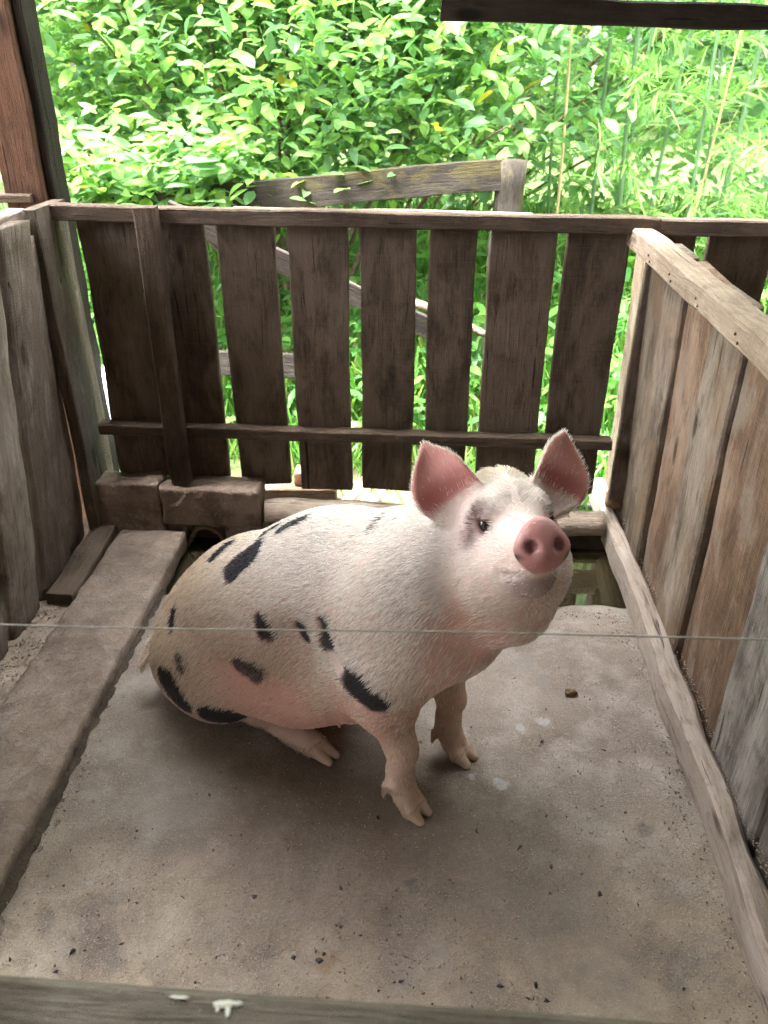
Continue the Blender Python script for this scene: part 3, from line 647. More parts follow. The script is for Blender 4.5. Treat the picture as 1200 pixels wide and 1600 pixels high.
# ---------------------------------------------------------------- bamboo on the right
def make_bamboo():
    r = np.random.RandomState(8); b = thing('bamboo_clump', (1.5, 4.8, 0), 'feathery pale green bamboo clump at the right behind the fence', 'bamboo')
    LP, LD, LN, LS = [], [], [], []
    SP = []
    canes = [(.62, 4.3, .010, 'drycane', 0), (.86, 4.7, .016, 'cane', .02), (1.05, 4.6, .018, 'cane', -.03), (1.24, 4.9, .016, 'cane', .05), (1.42, 4.5, .014, 'cane', -.06), (1.62, 4.9, .019, 'cane', .03), (1.85, 4.7, .013, 'drycane', .06), (2.05, 5.0, .018, 'cane', -.04), (2.3, 5.2, .017, 'cane', .04), (.75, 5.1, .013, 'cane', -.04), (2.6, 5.0, .017, 'cane', .02), (1.15, 5.4, .017, 'cane', .04), (1.75, 5.5, .016, 'cane', -.05), (1.52, 5.2, .010, 'drycane', .10)]
    for i, (x, y, rad, mt, lean) in enumerate(canes):
        pts, rr = [], []
        for j in range(61):
            z = -.1 + 4.2 * j / 60; pts.append((x + lean * z + .02 * math.sin(z * 2 + i), y - .06 * z * z * .1, z)); rr.append(rad * .75 * (1 - .10 * z) * (1.16 if j % 5 == 0 else 1))
        tube('cane', pts, rr, M[mt], b, 7)
        if i in (0,): continue
        for j in range(6, 60, 2 if mt == 'cane' else 6):           # side branches, each with hanging narrow leaves
            p0 = np.array(pts[j]); az = r.uniform(0, 6.28); L = r.uniform(.35, .85)
            d = np.array([math.cos(az), math.sin(az) - .35, r.uniform(.35, .9)]); d /= np.linalg.norm(d)
            br = [p0 + d * L * s + np.array([0, 0, -.55 * L * s * s]) for s in np.linspace(0, 1, 9)]
            SP.append(br)
            for s in np.linspace(.15, 1, 15):
                q = p0 + d * L * s + np.array([0, 0, -.55 * L * s * s])
                for _ in range(2):
                    dd = d + r.normal(size=3) * .55 + np.array([0, 0, -.15 - .5 * s])
                    LP.append(q); LD.append(dd); LN.append(np.array([r.uniform(-.5, .5), r.uniform(-.8, .2), 1.0])); LS.append(r.uniform(.07, .15))
    LP, LD, LN, LS = map(np.array, (LP, LD, LN, LS))
    v, f = scatter(leaf_shape(W=.085, droop=.22, fold=.1, n=4), LP, frames(LD, LN), LS)
    fo = big_mesh('foliage', v, f, M['bamboo_leaf'], b); fo['kind'] = 'stuff'
    V, F = [], []                                                  # the fine branchlets in one piece
    for br in SP:
        br = np.array(br); k = len(V)
        for s, p in enumerate(br):
            w_ = .0028 * (1 - .7 * s / 8)
            for a in (0, 2.1, 4.2): V.append(p + np.array([math.cos(a) * w_, math.sin(a) * w_ * .7, math.sin(a) * w_]))
        for s in range(8):
            for a in range(3): F.append((k + 3*s + a, k + 3*s + (a+1) % 3, k + 3*s + 3 + (a+1) % 3, k + 3*s + 3 + a))
    tw = big_mesh('branchlets', np.array(V), np.array(F), M['bamboo_leaf'], b); tw['kind'] = 'stuff'
make_bamboo()

# ---------------------------------------------------------------- grass and weeds outside, far wood
r = np.random.RandomState(12)
def gz(P): return ground_z(P[:, 0], P[:, 1])
n = 42000; x = r.uniform(-3.2, 3.4, n); y = 2.62 + 3.6 * r.rand(n) ** 1.3
bare = (np.abs(y - 3.0 - .12 * np.sin(3 * x)) < .22) & (x > -1.0) & (x < .35) & (r.rand(n) < .93); keep = ~bare
P = np.stack([x, y, 0 * x], 1)[keep]; P[:, 2] = gz(P) - .01; n = len(P)
D = np.stack([r.normal(size=n) * .35, r.normal(size=n) * .35 - .05, np.ones(n)], 1); N = np.stack([r.normal(size=n), r.normal(size=n) - .5, .3 * np.ones(n)], 1)
S = r.uniform(.08, .26, n) * (1 + .7 * (P[:, 1] > 3.5)); S *= np.where(P[:, 1] < 2.8, .5, 1)
v, f = scatter(leaf_shape(W=.05, droop=.35, fold=.05, n=4), P, frames(D, N), S)
# droop bends along the blade normal
o = big_mesh('grass', v, f, M['grass']); o['kind'] = 'stuff'; o['label'] = 'bright green grass outside the pen behind the fence'; o['category'] = 'grass'
n = 6500; x = r.uniform(-2.6, 3.2, n); y = 3.15 + 2.2 * r.rand(n) ** 1.2
keep = ~((y < 3.3) & (x > -1.0) & (x < .35)); P = np.stack([x, y, 0 * x], 1)[keep]; n = len(P); P[:, 2] = gz(P) + r.uniform(.02, .55, n) * np.clip((P[:, 1] - 2.9) / .8, .1, 1)
D = np.stack([r.normal(size=n), r.normal(size=n) - .5, r.normal(size=n) * .4], 1); N = np.stack([r.normal(size=n) * .5, r.normal(size=n) * .5 - .5, np.ones(n)], 1)
v, f = scatter(leaf_shape(W=.34, droop=.25), P, frames(D, N), r.uniform(.05, .13, n))
o = big_mesh('weeds', v, f, M['weed']); o['kind'] = 'stuff'; o['label'] = 'leafy green weeds seen through the gaps of the back fence'; o['category'] = 'weeds'
n = 26000; x = r.uniform(-14, 14, n); y = r.uniform(8.5, 12, n); z = .2 + 7.5 * r.rand(n) * (.75 + .25 * np.sin(x * 1.3) * np.sin(x * .7 + 1))
P = np.stack([x, y, z], 1); D = r.normal(size=(n, 3)); N = np.stack([r.normal(size=n) * .6, r.normal(size=n) * .6 - .5, np.ones(n)], 1)
v, f = scatter(leaf_shape(W=.5, n=3), P, frames(D, N), r.uniform(.22, .5, n))
o = big_mesh('distant_wood', v, f, M['far']); o['kind'] = 'stuff'; o['label'] = 'dark green wood far behind the bushes'; o['category'] = 'wood'
# ---------------------------------------------------------------- the pig's body: a smooth union of shapes, meshed by surface nets
PO = np.array([0.07, 1.31, 0.0]); PU = np.array([0.8389, -0.5443, 0.0]); PV = np.array([0.5443, 0.8389, 0.0])
PB = np.stack([PU, PV, np.array([0, 0, 1.0])], 1)
VOX = 0.006

class Field:
    def __init__(self, lo, hi, h):
        self.lo = np.array(lo, np.float64); self.h = h
        self.n = np.ceil((np.array(hi) - self.lo) / h).astype(int) + 1
        self.f = np.full(tuple(self.n), 1.0, np.float32)
        self.ax = [(self.lo[i] + h * np.arange(self.n[i])).astype(np.float32) for i in range(3)]
    def box(self, lo, hi):
        a = np.clip(np.floor((np.array(lo) - self.lo) / self.h).astype(int), 0, self.n - 1)
        b = np.clip(np.ceil((np.array(hi) - self.lo) / self.h).astype(int) + 1, 1, self.n)
        sl = tuple(slice(a[i], b[i]) for i in range(3))
        g = np.meshgrid(*[self.ax[i][sl[i]] for i in range(3)], indexing='ij')
        return sl, np.stack(g, -1)
    def add(self, fn, lo, hi, k):
        m = k + 3 * self.h
        sl, p = self.box(np.array(lo) - m, np.array(hi) + m)
        d = fn(p).astype(np.float32); a = self.f[sl]
        if k > 0:
            h = np.maximum(k - np.abs(a - d), 0) / k
            self.f[sl] = np.minimum(a, d) - h * h * k * 0.25
        else:
            self.f[sl] = np.minimum(a, d)
    def sub(self, fn, lo, hi, k):
        m = k + 3 * self.h
        sl, p = self.box(np.array(lo) - m, np.array(hi) + m)
        d = -fn(p).astype(np.float32); a = self.f[sl]
        h = np.maximum(k - np.abs(a - d), 0) / k
        self.f[sl] = np.maximum(a, d) + h * h * k * 0.25
    # shapes
    def ell(self, c, r, X=(1, 0, 0), Z=(0, 0, 1), k=0.05, cut=False):
        c = np.array(c, float); r = np.array(r, float)
        X = np.array(X, float); X /= np.linalg.norm(X)
        Z = np.array(Z, float); Z = Z - X * (Z @ X); Z /= np.linalg.norm(Z)
        R = np.stack([X, np.cross(Z, X), Z], 0).astype(np.float32)
        e = np.sqrt(((R.T ** 2) * (r ** 2)[None, :]).sum(1))
        rf = r.astype(np.float32); cf = c.astype(np.float32)
        def fn(p):
            q = (p - cf) @ R.T
            k0 = np.sqrt(((q / rf) ** 2).sum(-1)) + 1e-6
            k1 = np.sqrt(((q / (rf * rf)) ** 2).sum(-1)) + 1e-6
            return k0 * (k0 - 1) / k1
        (self.sub if cut else self.add)(fn, c - e, c + e, k)
    def cap(self, a, b, ra, rb, k=0.03, flat=None):
        a = np.array(a, np.float32); b = np.array(b, np.float32); ba = b - a; L = float(ba @ ba)
        def fn(p):
            q = p - a; t = np.clip((q @ ba) / L, 0, 1)
            w = q - t[..., None] * ba
            if flat is not None:                                    # flat = (direction, factor): squeeze along a direction
                n = np.array(flat[0], np.float32); n /= np.linalg.norm(n)
                w = w + (w @ n)[..., None] * n * (flat[1] - 1)
            return np.sqrt((w * w).sum(-1)) - (ra + (rb - ra) * t)
        rr = max(ra, rb) * 1.1
        self.add(fn, np.minimum(a, b) - rr, np.maximum(a, b) + rr, k)
    def chain(self, pts, k=0.03, kin=0.012, flat=None):
        for (a, ra), (b, rb) in zip(pts[:-1], pts[1:]):
            self.cap(a, b, ra, rb, k, flat)
    def sheet(self, V, Fc, th, k):                                  # a thickened patch (ears); th per vertex is folded into nearest point
        tree = BVHTree.FromPolygons([Vector(v) for v in V], Fc)
        V = np.array(V); th0 = th
        m = 0.03
        sl, p = self.box(V.min(0) - m - k, V.max(0) + m + k)
        sh = p.shape[:3]; flatp = p.reshape(-1, 3)
        d = np.full(len(flatp), 1.0, np.float32)
        for i, q in enumerate(flatp.tolist()):
            r = tree.find_nearest(q, m + k)
            if r[0] is not None: d[i] = r[3]
        d = d.reshape(sh) - th0
        a = self.f[sl]
        h = np.maximum(k - np.abs(a - d), 0) / k
        self.f[sl] = np.minimum(a, d) - h * h * k * 0.25
    def sample(self, p):
        q = (np.array(p) - self.lo) / self.h; i = np.clip(np.floor(q).astype(int), 0, self.n - 2); t = q - i; v = 0.0
        for a in (0, 1):
            for b in (0, 1):
                for c in (0, 1):
                    v += self.f[i[0]+a, i[1]+b, i[2]+c] * (t[0] if a else 1-t[0]) * (t[1] if b else 1-t[1]) * (t[2] if c else 1-t[2])
        return float(v)
    def onto(self, p):
        p = np.array(p, float); e = self.h
        for _ in range(6):
            g = np.array([self.sample(p + e * np.eye(3)[k]) - self.sample(p - e * np.eye(3)[k]) for k in range(3)]); g /= np.linalg.norm(g) + 1e-9
            p = p - g * np.clip(self.sample(p), -.02, .02)
        return p, g
    def crease(self, pts, r, depth, k):
        """A soft groove pressed along the skin through the given points."""
        fine = []
        for a, b in zip(pts[:-1], pts[1:]):
            for t in np.linspace(0, 1, 5)[:-1]: fine.append(np.array(a) * (1 - t) + np.array(b) * t)
        fine.append(np.array(pts[-1])); q = [self.onto(p) for p in fine]; m = len(q)
        for i in range(m - 1):
            s = math.sin(math.pi * min(1, max(0, (i + .8) / m))) ** .6
            a, b = q[i][0] + q[i][1] * (r - depth * s), q[i+1][0] + q[i+1][1] * (r - depth * s)
            a, b = a.astype(np.float32), b.astype(np.float32); ba = b - a; L = float(ba @ ba) + 1e-9
            def fn(p, a=a, ba=ba, L=L):
                w = p - a; t = np.clip((w @ ba) / L, 0, 1); w = w - t[..., None] * ba; return np.sqrt((w * w).sum(-1)) - r
            self.sub(fn, np.minimum(a, b) - r, np.maximum(a, b) + r, k)
    def mesh(self):
        f = self.f; n = self.n; s = f < 0
        c = np.zeros(tuple(n - 1), np.int8)
        for i in (0, 1):
            for j in (0, 1):
                for k in (0, 1):
                    c += s[i:n[0]-1+i, j:n[1]-1+j, k:n[2]-1+k]
        act = (c > 0) & (c < 8)
        idx = np.argwhere(act); N = len(idx)
        vid = np.full(act.shape, -1, np.int64); vid[act] = np.arange(N)
        acc = np.zeros((N, 3)); cnt = np.zeros(N)
        corners = [(i, j, k) for i in (0, 1) for j in (0, 1) for k in (0, 1)]
        val = {q: f[idx[:, 0]+q[0], idx[:, 1]+q[1], idx[:, 2]+q[2]].astype(float) for q in corners}
        for a in corners:
            for ax in range(3):
                if a[ax] == 0:
                    b = list(a); b[ax] = 1; b = tuple(b)
                    va, vb = val[a], val[b]; m = (va < 0) != (vb < 0)
                    t = np.where(m, va / np.where(m, va - vb, 1), 0)
                    q = np.array(a, float)[None] + t[:, None] * np.eye(3)[ax][None]
                    acc[m] += q[m]; cnt[m] += 1
        V = self.lo + (idx + acc / cnt[:, None]) * self.h
        quads = []
        for ax in range(3):
            u, v = [(1, 2), (2, 0), (0, 1)][ax]
            sl0 = [slice(None)] * 3; sl1 = [slice(None)] * 3
            sl0[ax] = slice(0, -1); sl1[ax] = slice(1, None)
            a, b = s[tuple(sl0)], s[tuple(sl1)]
            for flip in (False, True):
                e = np.argwhere((a & ~b) if not flip else (~a & b))
                e = e[(e[:, u] > 0) & (e[:, v] > 0) & (e[:, u] < n[u]-1) & (e[:, v] < n[v]-1)]
                def g(du, dv):
                    q = e.copy(); q[:, u] += du; q[:, v] += dv
                    return vid[q[:, 0], q[:, 1], q[:, 2]]
                Q = np.stack([g(-1, -1), g(0, -1), g(0, 0), g(-1, 0)], 1)
                quads.append(Q[:, ::-1] if flip else Q)
        return V, np.concatenate(quads)

def head_frame():
    f = np.array([0.636, -0.637, 0.35]); f /= np.linalg.norm(f)
    l = np.cross(np.array([0, 0, 1.0]), f); l /= np.linalg.norm(l)
    u = np.cross(f, l); c, s = math.cos(math.radians(1.0)), math.sin(math.radians(1.0))
    return f, l * c + u * s, u * c - l * s
HC = np.array([0.0810, 0.0165, 0.760]); HF, HL, HU = head_frame()
def hd(f, l, u): return HC + HF * f + HL * l + HU * u              # head-local to pig-local
def hv(f, l, u): return HF * f + HL * l + HU * u

EAR_GRID = {}
def ear_patch(sg):
    """A cupped leaf: rooted on the side of the skull, opening forward and out."""
    nt, ns = 15, 13
    base = hd(0.014, sg * 0.063, 0.034)
    ax = hv(-0.08, sg * 0.54, 0.83); ax /= np.linalg.norm(ax)
    nrm = hv(0.93, sg * 0.20, 0.0); nrm -= ax * (nrm @ ax); nrm /= np.linalg.norm(nrm)
    sd = np.cross(ax, nrm) * sg
    if sd @ hv(0, sg, 0) < 0: sd = -sd                             # sd points outwards
    L = 0.150; V = []
    for i in range(nt):
        t = i / (nt - 1)
        tt = .13 + .87 * t; wd = 0.053 * max(0, 1 - (2 * tt - 1) ** 2) ** (0.58 + .60 * t * t) + 0.002
        for j in range(ns):
            s = 2 * j / (ns - 1) - 1
            cup = (0.46 * (1 - 0.55 * t)) * wd * (s * s) * 1.5
            tip = -0.030 * t * t + 0.03 * max(0, t - .8)
            skew = sd * (0.018 * np.sin(np.pi * t))
            V.append(base + ax * (L * t - 0.012) + sd * s * wd + skew + nrm * (cup + tip))
    Fc = [(i*ns+j, i*ns+j+1, (i+1)*ns+j+1, (i+1)*ns+j) for i in range(nt-1) for j in range(ns-1)]
    return np.array(V), Fc, base, ax, nrm, sd

def build_field(h):
    F = Field((-0.98, -0.34, -0.03), (0.42, 0.34, 1.06), h)
    sl = np.array([0.85, 0, 0.53])
    # trunk
    F.ell((-0.06, 0, 0.540), (0.17, 0.168, 0.190), sl, k=0.02)
    F.ell((-0.29, 0, 0.415), (0.30, 0.195, 0.225), sl, k=0.07)
    F.ell((-0.55, 0, 0.262), (0.28, 0.215, 0.222), (0.80, 0, 0.45), k=0.08)
    F.ell((-0.68, -0.02, 0.175), (0.17, 0.205, 0.165), (0.9, 0, 0.3), k=0.07)
    F.ell((-0.40, 0, 0.46), (0.20, 0.12, 0.115), sl, k=0.06)
    F.ell((-0.27, -0.03, 0.29), (0.20, 0.16, 0.145), (1, 0, 0.25), k=0.07)      # belly
    # hams and folded hind legs
    for sg in (-1, 1):
        F.ell((-0.63, sg * 0.150, 0.140), (0.165, 0.105, 0.132), (1, 0, 0.12), k=0.06)
        F.ell((-0.40, sg * 0.140, 0.205), (0.17, 0.070, 0.095), (1, 0, 0.20), k=0.05)
        F.chain([((-0.62, sg * 0.110, 0.050), 0.045), ((-0.50, sg * 0.105, 0.045), 0.036)], k=0.03)
        F.chain([((-0.50, sg * 0.105, 0.045), 0.036), ((-0.38, sg * 0.108, 0.043), 0.030), ((-0.325, sg * 0.104, 0.036), 0.029)], k=0.02)
        for dv in (-0.013, 0.013):                                   # cloven hoof
            F.chain([((-0.325, sg * 0.104 + dv, 0.034), 0.020), ((-0.262, sg * 0.100 + dv * 1.1, 0.016), 0.010)], k=0.010)
        F.cap((-0.375, sg * 0.104 - 0.02, 0.030), (-0.352, sg * 0.104 - 0.024, 0.014), 0.009, 0.006, k=0.008)
    # shoulders and front legs
    for sg, hu, hvv, fold in ((-1, -0.015, -0.105, 0), (1, -0.008, 0.100, 0)):
        F.ell((-0.075, sg * 0.105, 0.50), (0.110, 0.080, 0.19), (1, 0, -0.2), (0.2, 0, 1), k=0.07)
        F.chain([((-0.085, sg * 0.125, 0.40), 0.085), ((-0.088, sg * 0.118, 0.315), 0.062)], k=0.06)
        F.chain([((-0.088, sg * 0.118, 0.315), 0.057), ((-0.063, hvv, 0.205), 0.038)], k=0.03)
        F.chain([((-0.063, hvv, 0.205), 0.034), ((-0.054, hvv, 0.178), 0.0335), ((-0.058, hvv, 0.120), 0.029), ((-0.058, hvv, 0.085), 0.030), ((-0.045, hvv, 0.055), 0.031)], k=0.014)
        F.ell((-0.032, hvv, 0.182), (0.008, 0.016, 0.022), k=0.014)  # knee
        for dv in (-0.013, 0.013):
            F.chain([((-0.040, hvv + dv, 0.050), 0.021), ((-0.018, hvv + dv * 1.2, 0.024), 0.0185), ((0.010, hvv + dv * 1.25, 0.008), 0.011)], k=0.004)
            F.cap((-0.082, hvv + dv * 1.4, 0.068), (-0.088, hvv + dv * 1.6, 0.036), 0.011, 0.006, k=0.010)
    # neck, throat and head
    F.ell((0.010, -0.008, 0.665), (0.140, 0.140, 0.130), (0.8, -0.2, 0.55), k=0.05)
    F.ell(hd(0.0, 0, -0.005), (0.112, 0.083, 0.098), HF, HU, k=0.035)            # skull
    F.ell(hd(0.015, 0, -0.085), (0.125, 0.088, 0.080), HF, HU, k=0.035)
    F.ell(hd(-0.010, 0.012, -0.145), (0.085, 0.088, 0.10), HF, HU, k=0.06)    # throat          # jowl
    F.ell(hd(0.03, -0.048, -0.075), (0.09, 0.055, 0.070), HF, HU, k=0.04)
    F.ell(hd(0.03, 0.054, -0.078), (0.09, 0.055, 0.072), HF, HU, k=0.04)
    F.chain([(hd(0.05, 0, -0.012), 0.062), (hd(0.13, 0, -0.030), 0.045), (hd(0.205, 0, -0.018), 0.0395)], k=0.04)   # muzzle
    F.chain([(hd(0.08, 0, -0.075), 0.060), (hd(0.165, 0, -0.070), 0.036)], k=0.03)                                   # lower jaw
    F.ell(hd(0.220, 0, -0.012), (0.018, 0.048, 0.034), HF + 0.12 * HU, HU, k=0.010)
    F.ell(hd(0.214, 0, 0.008), (0.018, 0.032, 0.030), HF + 0.12 * HU, HU, k=0.012)                                   # snout disc
    for sg in (-1, 1):
        F.ell(hd(0.076, sg * 0.045, 0.032), (0.028, 0.018, 0.020), HF, HU, k=0.03)   # brow
        F.ell(hd(0.243, sg * 0.022, -0.006), (0.016, 0.0095, 0.0125), HF, HU, k=0.006, cut=True)   # nostrils
        F.ell(hd(0.094, sg * 0.060, 0.010), (0.014, 0.012, 0.010), HF, HU, k=0.012, cut=True)     # eye socket
        F.ell(hd(0.089, sg * 0.0580, 0.0245), (0.017, 0.010, 0.0060), HF - .35 * HU, HU, k=0.008)    # upper lid
        V, Fc, *_ = ear_patch(sg)
        F.sheet(V, Fc, 0.0050, 0.014)
    # mouth line
    for sg in (-1, 1):
        a, b = hd(0.205, sg * 0.030, -0.062), hd(0.152, sg * 0.054, -0.066)
        for t in np.linspace(0, 1, 7):
            F.ell(a + (b - a) * t, (0.010, 0.008, 0.0034), HF, HU, k=0.006, cut=True)
    # tail stub
    F.chain([((-0.78, -0.08, 0.20), 0.024), ((-0.832, -0.15, 0.14), 0.014), ((-0.822, -0.210, 0.106), 0.008)], k=0.015)
    # skin folds: behind the elbow, behind the ear, jaw line, behind the shoulder, before the thigh
    for sg in (-1, 1):
        for pts, r_, dp, kk in (([(-.204, .181, .500), (-.175, .190, .458), (-.135, .200, .432)], .010, .004, .018),
                                ([(-.281, .194, .439), (-.292, .200, .349), (-.313, .205, .277)], .050, .005, .070)):
            F.crease([(a, sg * b, c) for a, b, c in pts], r_, dp, kk)
    sl_, p_ = F.box((-.95, -.33, -.03), (.3, .33, .03)); F.f[sl_] = np.maximum(F.f[sl_], .0012 - p_[..., 2])      # what rests on the floor is flat
    return F
# ---------------------------------------------------------------- the pig
def smooth_mesh(V, Q, it):
    E = np.concatenate([Q[:, [0, 1]], Q[:, [1, 2]], Q[:, [2, 3]], Q[:, [3, 0]]]); E = np.unique(np.sort(E, 1), axis=0)
    deg = np.bincount(E.ravel(), minlength=len(V)).astype(float)[:, None]
    for k in range(it):
        for lam in (.5, -.48):
            A = np.zeros_like(V)
            for c in range(3):
                A[:, c] = np.bincount(E[:, 0], V[E[:, 1], c], len(V)) + np.bincount(E[:, 1], V[E[:, 0], c], len(V))
            V = V + lam * (A / deg - V)
    return V
def vnormals(V, Q):
    n = np.cross(V[Q[:, 2]] - V[Q[:, 0]], V[Q[:, 3]] - V[Q[:, 1]]); N = np.zeros_like(V)
    for c in range(3):
        for k in range(4): N[:, c] += np.bincount(Q[:, k], n[:, c], len(V))
    return N / (np.linalg.norm(N, axis=1, keepdims=True) + 1e-12), np.linalg.norm(n, axis=1) * .5
def ss(x, a, b):
    t = np.clip((x - a) / (b - a), 0, 1); return t * t * (3 - 2 * t)
def seg_dist(P, a, b):
    a, b = np.array(a, float), np.array(b, float); d = b - a; t = np.clip(((P - a) @ d) / (d @ d + 1e-12), 0, 1)
    return np.linalg.norm(P - a - t[:, None] * d, axis=1)

F_ = build_field(0.005)
PVt, PQ = F_.mesh(); PVt = smooth_mesh(PVt, PQ, 5)
PN, PA = vnormals(PVt, PQ)

BLACK = [  # a, b, radius, strength: the black patches of the coat, in the pig's own frame
    ((-.526, -.114, .482), (-.480, -.087, .538), .026, 1), ((-.635, -.073, .453), (-.628, -.026, .469), .016, 1), ((-.421, -.058, .595), (-.370, -.027, .629), .013, .9),
    ((-.488, -.043, .555), (-.455, -.026, .583), .012, .9), ((-.164, -.059, .691), (-.167, -.021, .700), .011, .45), ((-.698, -.175, .318), (-.682, -.195, .298), .012, 1),
    ((-.377, -.182, .445), (-.366, -.190, .413), .015, .95), ((-.351, -.192, .408), (-.349, -.193, .400), .011, .9), ((-.270, -.185, .456), (-.267, -.187, .435), .0155, .95),
    ((-.197, -.179, .510), (-.188, -.186, .468), .0135, 1), ((-.432, -.203, .298), (-.396, -.203, .294), .020, .85), ((-.620, -.230, .257), (-.610, -.241, .230), .013, .7),
    ((-.655, -.256, .180), (-.618, -.250, .120), .028, 1), ((-.532, -.235, .098), (-.485, -.205, .092), .031, 1), ((-.113, -.210, .432), (-.047, -.207, .402), .022, 1),
    ((-.088, -.210, .440), (-.060, -.211, .401), .017, 1), ((-.305, -.094, .622), (-.289, -.078, .636), .008, .3),
    ((-.3, .19, .45), (-.25, .19, .42), .03, 1), ((-.55, .2, .3), (-.5, .21, .27), .035, 1), ((-.12, .16, .5), (-.10, .17, .47), .02, 1)]
_nv = lambda p: tuple(PVt[np.argmin(((PVt - np.array(p)) ** 2).sum(1))])
BLACK = [(_nv(a), _nv(b), r, k) for a, b, r, k in BLACK]           # seat every patch on the skin
def black_mask(P, jit=0.0):
    wv = noise3(P, 77, 55) * .5 + noise3(P, 78, 130) * .4; m = np.zeros(len(P))
    for a, b, r, k in BLACK:
        d = seg_dist(P, a, b); m = np.maximum(m, k * ss(r * (1.42 + .30 * wv) + jit - d, -.006, .006))
    return m

HLOC = np.stack([HF, HL, HU], 1)
EARS = [ear_patch(s) for s in (-1, 1)]
def regions(P, N):
    """Masks that depend on where on the animal a point lies."""
    h = (P - HC) @ HLOC; R = {}
    R['h'] = h
    R['head'] = ss(h[:, 0], -.06, .05) * ss(-np.linalg.norm(h * [.55, 1, 1], axis=1), -.20, -.13)
    R['snout'] = ss(h[:, 0] + .10 * h[:, 2], .208, .217) * ss(-np.abs(h[:, 1]), -.075, -.05) * ss(h[:, 2], -.058, -.050)
    R['muzzle'] = ss(h[:, 0], .13, .21) * ss(-np.abs(h[:, 1]), -.10, -.07) * ss(h[:, 2], -.12, -.10)
    ear = np.zeros(len(P)); inner = np.zeros(len(P)); rim = np.zeros(len(P)); et = np.zeros(len(P))
    for V, Fc, base, ax, nrm, sd in EARS:
        q = P - base; t = (q @ ax) / .14; s = (q @ sd); dn = q @ nrm
        e = ss(t, .16, .30) * (np.linalg.norm(q - ax * .07, axis=1) < .11) * ss(-np.abs(s), -.078, -.066) * ss(-dn, -.05, -.035) * ss(dn, -.06, -.045)
        fr = ss(N @ nrm, .05, .35)
        ear = np.maximum(ear, e); inner = np.maximum(inner, e * fr); et = np.where(e > .3, t, et)
    R['ear'], R['inner'], R['et'], R['rim'] = ear, inner, et, ear * (1 - inner) * 0
    R['leg'] = np.maximum(ss(-P[:, 2], -.30, -.20) * ss(P[:, 0], -.16, -.13), ss(-P[:, 2], -.09, -.05) * ss(P[:, 0], -.52, -.46) * ss(-np.abs(P[:, 1]), -.17, -.14))
    R['hoof'] = np.maximum(ss(-P[:, 2] + .9 * np.maximum(P[:, 0], -.05) * 1.0, -.045, -.030) * ss(P[:, 0], -.075, -.065), ss(P[:, 0], -.315, -.300) * ss(-P[:, 2], -.055, -.045) * (P[:, 0] < -.2))
    R['belly'] = ss(-N[:, 2] - .25 * 0, -.05, .45) * ss(P[:, 2], .05, .09) * ss(-P[:, 2], -.46, -.36)
    flank = ss(P[:, 0], -.56, -.44) * ss(-P[:, 0], .10, .17) * ss(-P[:, 2] - .16 * P[:, 0], -.255, -.195) * (P[:, 2] > .05)   # bare pink flank and belly
    R['bare'] = np.clip(np.maximum(R['belly'], flank), 0, 1)
    R['chest'] = ss(P[:, 0], .0, .05) * ss(-P[:, 2], -.68, -.60) * ss(P[:, 2], .22, .28)
    eye = np.minimum(np.linalg.norm(h - [.094, .060, .010], axis=1), np.linalg.norm(h - [.094, -.060, .010], axis=1))
    pat = np.minimum(seg_dist(h, (.082, .060, .028), (.070, .072, -.018)), seg_dist(h, (.082, -.060, .028), (.070, -.072, -.018)))
    R['eyed'] = eye
    R['eye'] = np.maximum(ss(-eye, -.026, -.013), .85 * ss(-pat, -.040, -.008))
    R['mouth'] = ss(h[:, 0], .115, .185) * ss(-h[:, 2], .050, .072) * ss(h[:, 2], -.135, -.095)
    return R
RG = regions(PVt, PN)
def lerp(a, b, f): return a + (np.array(b)[None, :] - a) * f[:, None]
nz1, nz2 = noise3(PVt, 51, 18), noise3(PVt, 52, 70)
col = np.tile(np.array([[.53, .385, .335]]), (len(PVt), 1))
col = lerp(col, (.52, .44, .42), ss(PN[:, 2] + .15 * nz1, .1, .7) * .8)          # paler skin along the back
col = lerp(col, (.62, .355, .305), RG['bare'] * .85)
col = lerp(col, (.62, .39, .34), RG['chest'] * .9)
col = lerp(col, (.60, .45, .36), RG['leg'] * .8)
col = lerp(col, (.68, .56, .52), RG['head'] * .7)
col = lerp(col, (.70, .38, .34), ss(nz2, .5, 1.2) * .35)
col = lerp(col, (.56, .27, .25), RG['inner'] * .95)
col = lerp(col, (.30, .085, .08), RG['inner'] * ss(-np.abs(RG['et'] - .36), -.28, -.04) * ss(nz1, -1.0, .5) * .85)
col = lerp(col, (.45, .225, .22), RG['snout'])
col = lerp(col, (.30, .15, .145), RG['snout'] * ss(noise3(PVt, 61, 150) + .6 * noise3(PVt, 62, 60), .1, 1.2) * .6)
col = lerp(col, (.26, .20, .19), RG['mouth'] * ss(nz1 + .5 * nz2, -1.4, .5) * .85)            # grey chin
col = lerp(col, (.13, .058, .052), RG['eye'] * .95)
col = lerp(col, (.34, .235, .18), ss(RG['hoof'], .02, .25) * (1 - ss(RG['hoof'], .5, .95)) * .8)
col = lerp(col, (.50, .385, .29), ss(RG['hoof'], .4, .8) * .9)
dirt = ss(-PVt[:, 2], -.20, -.02) * ss(nz1 + .4 * nz2, -.2, .7)
col = lerp(col, (.34, .23, .16), dirt * .6 * (1 - .6 * RG['hoof']))
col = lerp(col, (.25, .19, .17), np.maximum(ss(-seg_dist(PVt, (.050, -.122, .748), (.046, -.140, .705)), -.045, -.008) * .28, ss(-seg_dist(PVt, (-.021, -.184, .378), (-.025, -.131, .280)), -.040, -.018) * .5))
col = lerp(col, (.34, .325, .335), ss(-seg_dist(PVt, (-.02, -.11, .725), (.0, -.165, .600)), -.095, -.02) * ss(nz1, -1.2, .6) * .6)
